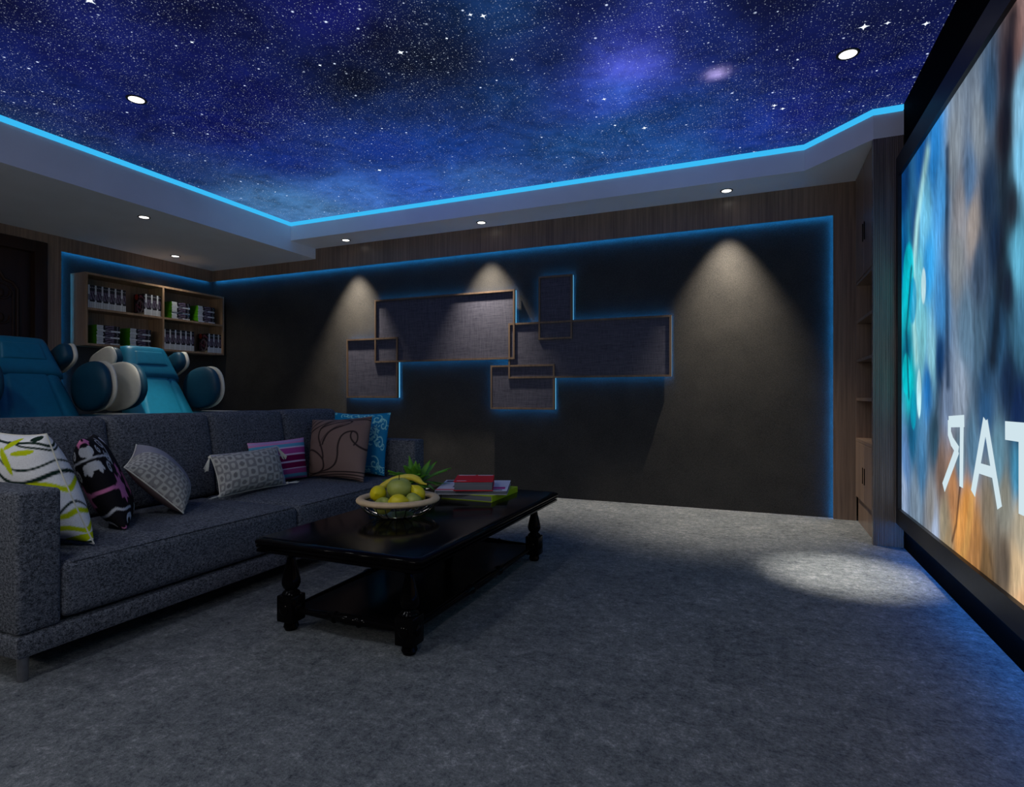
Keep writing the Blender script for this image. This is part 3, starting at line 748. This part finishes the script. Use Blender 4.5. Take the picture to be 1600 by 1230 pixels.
LIME, DG, WH = (176, 190, 20), (22, 42, 36), (214, 216, 220)
lime = paint(WH, [(disc(.42, .36, .13, .16), LIME), (disc(.06, .3, .12, .2), LIME),
    (line(bez([(.3, .98), (.5, .8), (.75, .95), (1.0, .82)]), .014), DG), (line(bez([(.55, .9), (.75, .8), (.85, .84), (1.0, .78)]), .01), DG), (line(bez([(.42, .7), (.5, .45), (.8, .6), (1, .62)]), .014), DG), (line(bez([(.5, .72), (.6, .6), (.8, .65), (1, .7)]), .008), DG), (disc(.86, .93, .09, .04, .2), DG),
    (disc(.72, .78, .12, .025, .1), LIME), (disc(.55, .72, .03, .12, .5), LIME), (disc(.6, .88, .1, .03, .8), LIME),
    (line(bez([(1, .5), (.8, .62), (.45, .5), (.62, .4), (.75, .34), (.85, .3), (1, .36)]), .018), LIME), (line(bez([(1, .2), (.8, .3), (.7, .2), (.5, .14)]), .022), LIME), (line(bez([(1, .42), (.85, .36), (.8, .3), (.7, .3)]), .008), DG),
    (disc(.86, .1, .18, .05, .3), LIME), (line(bez([(.6, .02), (.75, .08), (.9, .04), (1, .06)]), .02), DG), (line(bez([(.1, .9), (.2, .7), (.3, .6), (.05, .5)]), .01), DG)])
o, sm = pillow('cushion', (-2.86, 1.43, .41), (-2.433, 1.464, .405), (-2.566, 1.368, .846), (-3.0, 1.375, .85), .10, lime, 'white cushion with lime and black swirls against the near sofa arm', M['print'], wrinkle=.004)
MB().tube(sm, .003, 6).build('piping', M['cream'], o, True)
PK, GW = (206, 120, 165), (196, 198, 204)
blackpink = paint((28, 27, 31), [(leafshape(.93, .93, .085, 5, .3), PK), (disc(.965, .80, .05, .05, .4), GW), (disc(1.0, .77, .03, .04), GW), (disc(1.0, .655, .1, .035), GW), (disc(.93, .635, .05, .02, .6), GW), (disc(.96, .62, .03, .035, -.4), GW), (line(spiral(.8, .78, .01, .045, 1, 8), .009), GW), (line(spiral(.78, .6, .01, .05, 2, 9), .009), GW),
    (line(bez([(.62, .66), (.74, .72), (.86, .71), (1.0, .725)]), .009), GW), (line(spiral(.68, .69, .015, .055, 0, 7.5), .009), GW), (line(spiral(.62, .83, .02, .08, 2, 9), .01), GW), (line(bez([(.5, .95), (.56, .8), (.6, .7), (.66, .62)]), .012), GW),
    (leafshape(.72, .42, .13, 7, .5), PK), (leafshape(.58, .55, .07, 6, .1), PK), (leafshape(.4, .42, .13, 6, .1), PK), (line(bez([(.72, .42), (.8, .45), (.9, .46), (1, .46)]), .014), PK), (line(spiral(.86, .1, .03, .13, .3, 3.6), .012), GW), (line(spiral(.86, .1, .03, .17, .3, 3.4), .01), GW), (line(bez([(.68, .24), (.78, .27), (.9, .24), (1, .3)]), .012), GW), (leafshape(.76, .16, .05, 5), GW), (leafshape(.4, .15, .08, 5), GW), (leafshape(.97, .05, .04, 4), PK), (disc(.3, .85, .08, .07), GW)])
o, sm = pillow('cushion', (-2.90, 1.93, .405), (-2.56, 1.674, .405), (-2.62, 1.525, .815), (-2.96, 1.78, .81), .095, blackpink, 'black cushion with pink and white floral print beside the lime cushion', M['print'], tb=.05, pinch=.05, flat=3.0)
def geo(nx, ny, x0=0, x1=1, edge=(128, 128, 138)):
    g0, g1, g2 = s2l((158, 156, 152)), s2l((134, 132, 130)), s2l((178, 176, 168))
    def f(u, v):
        x = (u - x0) / (x1 - x0) * nx; y = v * ny
        i = np.floor(x); j = np.floor(y); a = x - i - .5; b = y - j - .5
        dd = (np.abs(a) ** 3 + np.abs(b) ** 3) ** (1 / 3); o_ = (i + j) % 2
        c = np.where((dd > .43)[..., None], np.where((o_ == 0)[..., None], g2, g1), np.where((o_ == 0)[..., None], g1, g2))
        inner = np.hypot(a, b * 1.0) < .27
        c = np.where((inner)[..., None], np.where((o_ == 0)[..., None], g1 * .85, g2), np.where((dd > .43)[..., None], c, np.where((o_ == 0)[..., None], g2, g1)))
        out = (u < x0) | (u > x1)
        return np.where(out[..., None], s2l(edge), c)
    return f
geo3 = geo(5, 10, 0, .45, (138, 138, 150))
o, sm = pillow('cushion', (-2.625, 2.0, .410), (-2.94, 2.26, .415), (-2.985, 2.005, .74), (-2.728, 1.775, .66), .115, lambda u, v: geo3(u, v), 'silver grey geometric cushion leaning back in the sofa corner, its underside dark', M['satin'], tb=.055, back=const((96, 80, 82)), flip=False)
MB().tube(sm, .003, 6).build('piping', M['cream'], o, True)
geo4 = geo(9, 6, .0, .86, (146, 146, 158))
def g4(u, v): return np.where((v > .9)[..., None], s2l((148, 148, 160)), geo4(u, v))
o, sm = pillow('cushion', (-2.825, 2.38, .413), (-2.84, 2.90, .413), (-2.955, 2.935, .655), (-2.94, 2.408, .645), .075, g4, 'small silver grey geometric cushion with corner tassels', M['satin'], tb=.04, wrinkle=.006)
MB().tube(sm, .003, 6).build('piping', M['cream'], o, True)
for c_, dirs in (((-2.825, 2.38, .420), (.02, -.07, -.002)), ((-2.84, 2.90, .420), (.02, .075, -.002)), ((-2.965, 2.945, .65), (.045, .02, -.075)), ((-2.95, 2.417, .64), (.03, -.05, -.075))):
    tb = MB(); c_ = Vector(c_); d_ = Vector(dirs)
    tb.ellipsoid(c_ + d_ * .1, (.009, .009, .009), seg=10, rings=6)
    for k in range(12):
        j = Vector((random.uniform(-.012, .012), random.uniform(-.012, .012), random.uniform(-.002, .006) if abs(d_.z) < .01 else random.uniform(-.01, .01)))
        tb.tube([c_ + d_ * .1, c_ + d_ * .5 + j * .5, c_ + d_ + j], [.0026, .0022, .0016], 5)
    tb.build('tassel', M['cream'], o, True, label='pale thread tassel')
def stripes(u, v):
    c = np.ones(u.shape + (3,)) * s2l((190, 120, 170))
    for v0, v1, col in ((.93, 1, (204, 140, 182)), (.86, .93, (176, 152, 196)), (.8, .86, (206, 130, 176)), (.72, .8, (90, 160, 190)), (.69, .72, (206, 190, 214)), (.58, .69, (176, 70, 140)), (.555, .58, (214, 190, 214)), (.45, .555, (120, 10, 72)), (.425, .45, (210, 186, 210)), (.33, .425, (116, 8, 70)), (.305, .33, (206, 180, 206)), (.2, .305, (160, 70, 128)), (.1, .2, (86, 146, 176)), (0, .1, (150, 90, 140))):
        c = np.where(((v >= v0) & (v < v1))[..., None], s2l(col), c)
    return c
pillow('cushion', (-2.975, 2.755, .412), (-2.955, 3.218, .412), (-3.035, 3.268, .69), (-3.045, 2.77, .685), .06, stripes, 'pink, plum and blue striped cushion behind the small tasselled one', M['print'], tb=.03, pinch=.05)
BR, BK = (112, 93, 87), (36, 26, 26)
W1 = .0105
brown = paint(BR, [(line(bez(p), W1), BK) for p in (
    [(0, .36), (.1, .5), (.32, .48), (.42, .34), (.46, .2), (.36, .12), (.22, .1), (.12, .1), (.05, .16), (.06, .24), (.08, .3), (.14, .3), (.16, .26)],
    [(.42, .34), (.44, .5), (.28, .56), (.34, .72), (.42, .9), (.62, .98), (.7, .84)], [(.7, .84), (.66, .74), (.44, .78), (.4, .52)], [(.34, .72), (.45, .86), (.8, .92), (1, .86)],
    [(.3, .12), (.5, .2), (.62, .26), (.6, .44), (.58, .6), (.64, .68), (.74, .68), (.84, .68), (.88, .58), (.8, .52)], [(.74, .68), (.7, .56), (.85, .5), (1, .48)],
    [(0, .62), (.2, .7), (.4, .78), (.5, 1)], [(0, .66), (.15, .72), (.3, .85), (.34, 1)], [(0, .7), (.1, .78), (.2, .9), (.22, 1)], [(0, .75), (.06, .82), (.1, .94), (.1, 1)], [(.5, 1), (.6, .92), (.8, .9), (1, .92)],
    [(.1, .04), (.3, .1), (.5, .2), (1, .2)], [(.3, .02), (.5, .12), (.7, .16), (1, .14)], [(.5, .02), (.6, .08), (.8, .1), (1, .08)], [(0, .26), (.1, .3), (.14, .24), (.1, .2)], [(.72, 0), (.76, .06), (.9, .06), (1, .02)])] +
    [(line(bez([(.42, .56), (.46, .74), (.6, .82), (.66, .82)]), .004), BK), (line(bez([(.36, .5), (.4, .66), (.5, .74), (.6, .78)]), .003), BK)])
pillow('cushion', (-2.99, 3.27, .405), (-2.455, 3.205, .405), (-2.566, 3.45, .845), (-3.06, 3.385, .815), .085, brown, 'large brown cushion with black paisley line swirls', M['satin'], n=170, wrinkle=.005)
TQ = (140, 214, 216)
lay = []
for cx_, cy_, r_ in ((.75, .82, .09), (.88, .72, .1), (.7, .6, .08), (.86, .5, .08), (.78, .25, .1), (.9, .14, .08), (.62, .12, .08), (.45, .9, .08), (.3, .9, .07), (.6, .9, .06), (.2, .15, .1), (.4, .1, .08), (.06, .95, .05), (.95, .95, .04)):
    lay += [(line(spiral(cx_, cy_, r_ * .15, r_, cx_ * 9, cx_ * 9 + 7.5), .0075), TQ), (line(spiral(cx_ + r_ * .9, cy_ - r_ * .4, r_ * .1, r_ * .6, cy_ * 7, cy_ * 7 - 6), .006), TQ)]
for k in range(40):
    a = rng.random(); lay.append((disc(.74 + .16 * (rng.random() - .5), .62 + .3 * (rng.random() - .5), .02, .008, rng.random() * 3), TQ))
for k in range(26): lay.append((disc(rng.random(), .1 + .16 * (rng.random() - .5), .018, .008, rng.random() * 3), TQ))
lay += [(line([(0, .2), (.5, .19), (1, .2)], .005), TQ)]
blue = paint((0, 122, 172), lay)
pillow('cushion', (-2.99, 3.50, .405), (-2.505, 3.512, .405), (-2.515, 3.61, .868), (-3.03, 3.60, .862), .06, blue, 'turquoise blue cushion with pale scroll print behind the brown one', M['satin'], n=150)

# ------------------------------------------------------------------ coffee table
ct = empty('coffee_table', (-1.53, 2.575, 0), 'black lacquered coffee table with turned legs and lower shelf', 'coffee table')
def rrect(x0, y0, x1, y1, o_, ch, z):
    x0 -= o_; y0 -= o_; x1 += o_; y1 += o_
    return [(x0 + ch, y0, z), (x1 - ch, y0, z), (x1, y0 + ch, z), (x1, y1 - ch, z), (x1 - ch, y1, z), (x0 + ch, y1, z), (x0, y1 - ch, z), (x0, y0 + ch, z)]
prof = [(-.05, .342), (-.008, .343), (-.003, .346), (-.002, .355), (-.009, .358), (-.009, .361), (-.001, .364), (.001, .371), (-.005, .374), (-.005, .377), (.002, .380), (.003, .388), (-.002, .394), (-.012, .3985), (-.02, .400)]
MB().loops([rrect(-1.945, 1.795, -1.128, 3.40, o_, .022, z) for o_, z in prof]).build('tabletop', M['lacquer'], ct, True, 50)
LX, LY = (-1.826, -1.234), (1.893, 3.25)
legp = [(.016, 0), (.026, .003), (.032, .016), (.028, .03), (.018, .036), (.018, .045)]
balp = [(.034, .150), (.038, .156), (.034, .163), (.026, .168), (.024, .172), (.033, .182), (.039, .198), (.038, .214), (.032, .24), (.024, .272), (.018, .30), (.017, .310), (.023, .316), (.029, .322), (.038, .330), (.042, .336), (.043, .344)]
for x in LX:
    for y in LY:
        lg = MB().box((x - .042, y - .042, .040), (x + .042, y + .042, .152), .007, 2).lathe(balp, (x, y, 0), 28).box((x - .052, y - .052, .332), (x + .052, y + .052, .343), .003, 1)
        for sx, sy in ((-1, 0), (1, 0), (0, -1), (0, 1)):
            pr = [(.024, 0), (.024, .003), (.018, .007), (.008, .009)]
            if sx: lg.lathe([(r_, x + sx * (.0415 + h_)) for r_, h_ in pr], (0, y, .096), 20, 'x')
            else: lg.lathe([(r_, y + sy * (.0415 + h_)) for r_, h_ in pr], (x, 0, .096), 20, 'y')
        l_ = lg.build('leg', M['lacquer'], ct, True, 35)
        MB().lathe(legp, (x, y, 0), 24).build('foot', M['lacquer'], l_, True, 40)
def rail(p, q, axis):
    n = q - p; pr = []
    for f_, r_ in ((0, .010), (.06, .013), (.3, .017), (.36, .019), (.37, .024), (.385, .024), (.395, .017), (.41, .02), (.5, .022), (.59, .02), (.605, .017), (.615, .024), (.63, .024), (.64, .019), (.7, .017), (.94, .013), (1, .010)): pr.append((r_, p + n * f_))
    return pr
for y in LY: MB().lathe(rail(LX[0] + .043, LX[1] - .043, 'x'), (0, y, .088), 18, 'x').build('stretcher', M['lacquer'], ct, True, 50)
for x in LX: MB().lathe(rail(LY[0] + .043, LY[1] - .043, 'y'), (x, 0, .088), 18, 'y').build('stretcher', M['lacquer'], ct, True, 50)
MB().box((LX[0] + .012, LY[0] + .012, .08), (LX[1] - .012, LY[1] - .012, .094), .002, 1).build('lower_shelf', M['lacquer'], ct)

# ------------------------------------------------------------------ fruit bowl
BX, BY, BZ = -1.635, 2.41, .40
bw = empty('fruit_bowl', (BX, BY, BZ), 'wire fruit bowl with a pale wooden rim on the coffee table', 'bowl')
MB().torus((BX, BY, .484), .1825, .0225, .0145).build('rim', M['rim'], bw, True, 80, label='pale wooden rim')
for k in range(24):
    a = 2 * math.pi * k / 24; pts = []
    for t_ in np.linspace(0, 1, 12):
        rr = .185 * math.sin(.42 + (math.pi / 2 - .42) * t_); z = .4045 + .078 * (1 - math.cos((math.pi / 2) * t_)) ** 1.0
        pts.append((BX + rr * math.cos(a), BY + rr * math.sin(a), z))
    MB().tube(pts, .0022, 6).build('wire', M['chrome'], bw, True)
MB().lathe([(.02, .4012), (.074, .4012), (.078, .404), (.076, .407), (.02, .406)], (BX, BY, 0), 32).build('base_plate', M['chrome'], bw, True)
def lemon(c_, ax, label, sc=1.0):
    ax = Vector(ax).normalized(); rot = ax.to_track_quat('Z', 'Y').to_matrix()
    def fn(p):
        r_ = math.hypot(p.x, p.y); return Vector((p.x, p.y, p.z + math.copysign(.010 * math.exp(-(r_ / .010) ** 2), p.z)))
    return tag(MB_obj('lemon', MB().ellipsoid((0, 0, 0), (.034 * sc, .034 * sc, .041 * sc), rot, seg=32, rings=32, fn=fn), M['lemon'], c_), label, 'lemon')
def MB_obj(name, mb, mat, loc):
    o_ = mb.build(name, mat, None, True, 80); o_.location = loc; return o_
def apple(c_, r_, label, stem=True, tilt=(0, 0, 1)):
    pr = []
    for k in range(29):
        th = math.pi * k / 28; rr = r_ * math.sin(th) * (1 + .05 * math.cos(th)); z = r_ * .9 * math.cos(th)
        z -= r_ * .28 * math.exp(-(rr / (r_ * .28)) ** 2) * math.copysign(1, math.cos(th)) * (1 if math.cos(th) > 0 else .6)
        pr.append((max(rr, .0004), z))
    m_ = MB().lathe(pr[::-1], (0, 0, 0), 36)
    rot = Vector(tilt).normalized().to_track_quat('Z', 'Y').to_matrix()
    for v in m_.bm.verts: v.co = rot @ v.co
    o_ = MB_obj('apple', m_, M['apple'], c_); tag(o_, label, 'apple')
    if stem:
        q = Vector(tilt).normalized()
        o2 = MB().tube([Vector(c_) + q * r_ * .58, Vector(c_) + q * r_ * .85 + Vector((.001, 0, 0)), Vector(c_) + q * r_ * 1.14 + Vector((.003, 0, 0))], [.0016, .0016, .0024], 8).build('stem', M['dark'], o_, True, label='short dark stem')
    return o_
def dirpt(dr_, dd, z):   # offsets: dr along the picture's right, dd away from the viewer
    return (BX + RT[0] * dr_ + FW[0] * dd, BY + RT[1] * dr_ + FW[1] * dd, z)
lemon(dirpt(-.09, -.045, .518), (.25, -.6, .1), 'lemon on the left side of the fruit bowl, its tip towards the viewer', 1.16)
lemon(dirpt(.018, -.105, .489), (RT[0], RT[1], .1), 'lemon lying sideways at the front of the fruit bowl', 1.08)
lemon(dirpt(.098, -.01, .515), (-.4, -.4, .75), 'lemon with a visible navel right of the big apple', 1.0)
apple(dirpt(.008, -.015, .536), .062, 'big green apple with a stem on top of the fruit', tilt=(0, -.08, 1))
apple(dirpt(.088, -.074, .487), .042, 'pale green apple at the right front, under the lemon with the navel', False, (.5, .3, .8))
apple(dirpt(-.055, -.095, .466), .044, 'pale green apple half hidden low at the left front', False, (.3, -.5, .8))
apple(dirpt(.0, .10, .475), .05, 'green apple at the back of the bowl under the banana', False, (.2, .5, .8))
apple(dirpt(-.085, .055, .462), .044, 'green apple at the back left of the bowl under the banana', False, (-.2, .5, .8))
bpts = []; br_ = []
ctrl = bez([(-.148, .474), (-.10, .55), (-.03, .575), (.04, .574), (.08, .572), (.10, .553), (.135, .548)], 16)
for k, (a_, z_) in enumerate(ctrl):
    t_ = k / (len(ctrl) - 1); dd = .05 + .07 * math.sin(math.pi * min(1, t_ * 1.15)) ; bpts.append(dirpt(a_, dd, z_))
    br_.append(.0172 * min(1, (t_ + .02) / .16) ** .6 * (1 if t_ < .74 else max(.26, 1 - (t_ - .74) * 3.6)))
bo = MB().tube(bpts, br_, 14)
bo = bo.build('banana', M['banana'], None, True, 80, label='curved yellow banana lying over the back of the fruit bowl', cat='banana')
tip = Vector(bpts[-1]); MB().tube([tip - (tip - Vector(bpts[-3])) * .1, tip + (tip - Vector(bpts[-2])) * .9], [.0068, .0078], 10).build('stem', M['dark'], bo, True, label='dark cut stem end')

# ------------------------------------------------------------------ potted plant
PX, PY = -1.865, 2.925
pp = empty('potted_plant', (PX, PY, .4), 'small leafy green plant in a grey pot behind the fruit bowl', 'plant')
MB().lathe([(.03, .4005), (.052, .4005), (.06, .43), (.069, .478), (.072, .482), (.069, .484), (.063, .478), (.058, .466), (.03, .466)], (PX, PY, 0), 36).build('pot', M['pot'], pp, True, 50)
MB().lathe([(.01, .4665), (.06, .4665), (.057, .472), (.01, .474)], (PX, PY, 0), 24).build('soil', M['soil'], pp, True)
VV = []; FF = []; CC = []
for k in range(56):
    a = rng.random() * 6.283; el = R(rng.uniform(22, 88)) if k > 20 else R(rng.uniform(5, 40)); ln = rng.uniform(.14, .24) * (1.0 if el < 1.1 else .95); wd = rng.uniform(.017, .027)
    p0 = np.array([PX + .02 * math.cos(a), PY + .02 * math.sin(a), .47]); d = np.array([math.cos(a) * math.cos(el), math.sin(a) * math.cos(el), math.sin(el)])
    side = np.cross(d, [0, 0, 1]); side /= np.linalg.norm(side); up = np.cross(side, d)
    droop = rng.uniform(.02, .09); n = 9; base = len(VV); g = rng.uniform(.75, 1.2)
    for i in range(n):
        t_ = i / (n - 1); wv = wd * (math.sin(math.pi * (t_ * .86 + .1)) ** .8) * (1 - t_ ** 6)
        c0 = p0 + d * ln * t_ - np.array([0, 0, droop * t_ ** 2.2])
        for s_ in (-1, 0, 1):
            VV.append(tuple(c0 + side * wv * s_ + up * (.004 if s_ else -.002)))
            col = np.array(s2l((66, 128, 26))) * g * (.75 + .5 * t_) if s_ else np.array(s2l((110, 165, 50))) * g
            CC.append(col)
    for i in range(n - 1):
        for s_ in range(2):
            q = base + i * 3 + s_; FF.append((q, q + 1, q + 4, q + 3))
me = bpy.data.meshes.new('foliage'); VV = np.array(VV); VV[:, 2] = np.maximum(VV[:, 2], .466)
me.from_pydata((VV - np.array([PX, PY, .4])).tolist(), [], FF)
a_ = me.color_attributes.new('Col', 'FLOAT_COLOR', 'POINT'); a_.data.foreach_set('color', np.hstack([np.array(CC), np.ones((len(CC), 1))]).astype(np.float32).ravel())
me.polygons.foreach_set('use_smooth', [True] * len(me.polygons)); me.materials.append(M['leaf'])
fo = bpy.data.objects.new('foliage', me); COL.objects.link(fo); fo.parent = pp
md = fo.modifiers.new('leaf_thickness', 'SOLIDIFY'); md.thickness = .0008

# ------------------------------------------------------------------ books on the table
def book(c_, sx, sy, z0, z1, rot, covermat, label, cat, marks, hard=.003, spine='-x'):
    e = empty('book', (c_[0], c_[1], z0), label, cat); e.rotation_euler = (0, 0, R(rot))
    hx, hy = sx / 2, sy / 2; h = z1 - z0; ct_ = hard
    m_ = MB(); m_.box((-hx, -hy, 0), (hx, hy, ct_)).box((-hx, -hy, h - ct_), (hx, hy, h))
    if spine == '-x': m_.box((-hx, -hy, ct_), (-hx + ct_, hy, h - ct_))
    elif spine == '+x': m_.box((hx - ct_, -hy, ct_), (hx, hy, h - ct_))
    else: m_.box((-hx, hy - ct_, ct_), (hx, hy, h - ct_))
    def put(m2, name, mat, **kw):
        o_ = m2.build(name, mat, None, **kw); o_.parent = e; return o_
    put(m_, 'cover', covermat)
    g_ = hard * 1.2
    put(MB().box((-hx + g_, -hy + g_ * .6, ct_), (hx - g_, hy - g_, h - ct_)), 'page_block', M['pages'])
    for (u0, v0, u1, v1, mt) in marks:
        put(MB().box((-hx + u0 * sx, -hy + v0 * sy, h), (-hx + u1 * sx, -hy + v1 * sy, h + .0006)), 'cover_print', mt)
    return e
t = NT('book_pages'); v = t.coord((2, 2, 900)); n = t.noise(v, 1, 2); t.base(t.ramp(n, [(.35, L(74, 78, 86)), (.65, L(112, 116, 124))]), .8, .1); M['pages'] = t.m
red, lgr, wht, nav, mag, pnk = (plain(n_, c_, .5, .15, var=.04) for n_, c_ in (('red_cover', L(196, 14, 34)), ('lime_cover', L(150, 176, 28)), ('white_cover', L(206, 206, 222)), ('navy_ink', L(40, 38, 70)), ('magenta_ink', L(180, 40, 130)), ('coral_ink', L(196, 84, 96))))
book((-1.52, 3.10), .325, .375, .4005, .434, 0, lgr, 'lime green book at the bottom of the stack on the table', 'book', [], .003, '+x')
book((-1.558, 3.10), .41, .40, .4345, .457, 20, wht, 'white magazine-like book with pink and navy bands, middle of the stack', 'book', [(.03, .80, .34, .93, nav), (.0, .02, .36, .12, pnk), (.76, .16, .96, .34, mag), (.76, .04, .93, .1, nav), (.2, .3, .24, .5, nav)], .0015)
book((-1.52, 3.02), .222, .26, .458, .512, 23, red, 'thick red book on top of the stack on the table', 'book', [(.08, .06, .32, .11, wht), (.04, .93, .5, .99, wht), (.56, .92, .97, .985, wht)], .004, 'far')

# ------------------------------------------------------------------ downlights and added fill lights
def spot(loc, energy, size, blend=.5, radius=.03, color=(1, .93, .82), aim=None):
    l = bpy.data.lights.new('spot_light', 'SPOT'); l.energy = energy; l.spot_size = R(size); l.spot_blend = blend; l.shadow_soft_size = radius; l.color = color
    o_ = bpy.data.objects.new('spot_light', l); COL.objects.link(o_); o_.location = loc
    if aim is not None: o_.rotation_euler = (Vector(aim) - Vector(loc)).to_track_quat('-Z', 'Y').to_euler()
    return o_
def downlight(x, y, z, label, r_=.038):
    e = empty('downlight', (x, y, z), label, 'downlight', 'round ceiling downlights')
    MB().lathe([(r_, z - .0005), (r_ * 1.32, z - .001), (r_ * 1.32, z - .004), (r_ * 1.2, z - .007), (r_, z - .005), (r_, z - .0005)], (x, y, 0), 32, cap=False).build('trim_ring', M['ring'], e, True)
    MB().lathe([(.0005, z - .0065), (r_ * .6, z - .0062), (r_ * .99, z - .0045), (r_ * .99, z - .001), (.0005, z - .001)], (x, y, 0), 32).build('lens', M['lens'], e, label='glowing white lens')
ENERGY_WALL = 400
for x, lab in ((-4.149, 'downlight in the far soffit, nearest the corner with the left soffit'), (-2.496, 'downlight in the far soffit above the wide framed wall panel'), (-.229, 'downlight in the far soffit near the screen')):
    y = 5.108
    downlight(x, y, ZS_B, lab); spot((x, y, ZS_B - .015), ENERGY_WALL, 66, 1.0, .02, (1, .88, .72))
downlight(-5.007, 3.432, ZS_L, 'downlight in the left soffit above the teal massage chairs'); spot((-5.007, 3.432, ZS_L - .015), 60, 56, .9, .03)
downlight(-6.086, 4.536, ZS_L, 'downlight in the left soffit right above the game shelf'); spot((-6.086, 4.536, ZS_L - .015), 16, 120, .9, .03)
downlight(-3.668, 2.464, ZC, 'downlight set in the star ceiling on the left', .045); spot((-3.668, 2.464, ZC - .015), 320, 15, 1.0, .03, (1, .93, .82), (-4.66, 3.38, .90))
downlight(.469, 3.684, ZC, 'downlight set in the star ceiling close to the screen', .045); spot((.469, 3.684, ZC - .015), 800, 21, 1.0, .03)
# unseen fill lights added behind the viewpoint: wide ceiling spots, then points near the wall
for x, y, en in ((-3.6, .6, 40), (-1.6, .2, 50), (.2, .2, 40), (-1.6, -1.0, 40)):
    spot((x, y, ZC - .02), en, 165, .6, .12, (.93, .95, 1.0))
for x in (-4.6, -2.4, -.2):
    l = bpy.data.lights.new('fill_light', 'POINT'); l.energy = 28; l.shadow_soft_size = .12; l.color = (1, .96, .9)
    o_ = bpy.data.objects.new('fill_light', l); COL.objects.link(o_); o_.location = (x, YF + .2, 1.75)
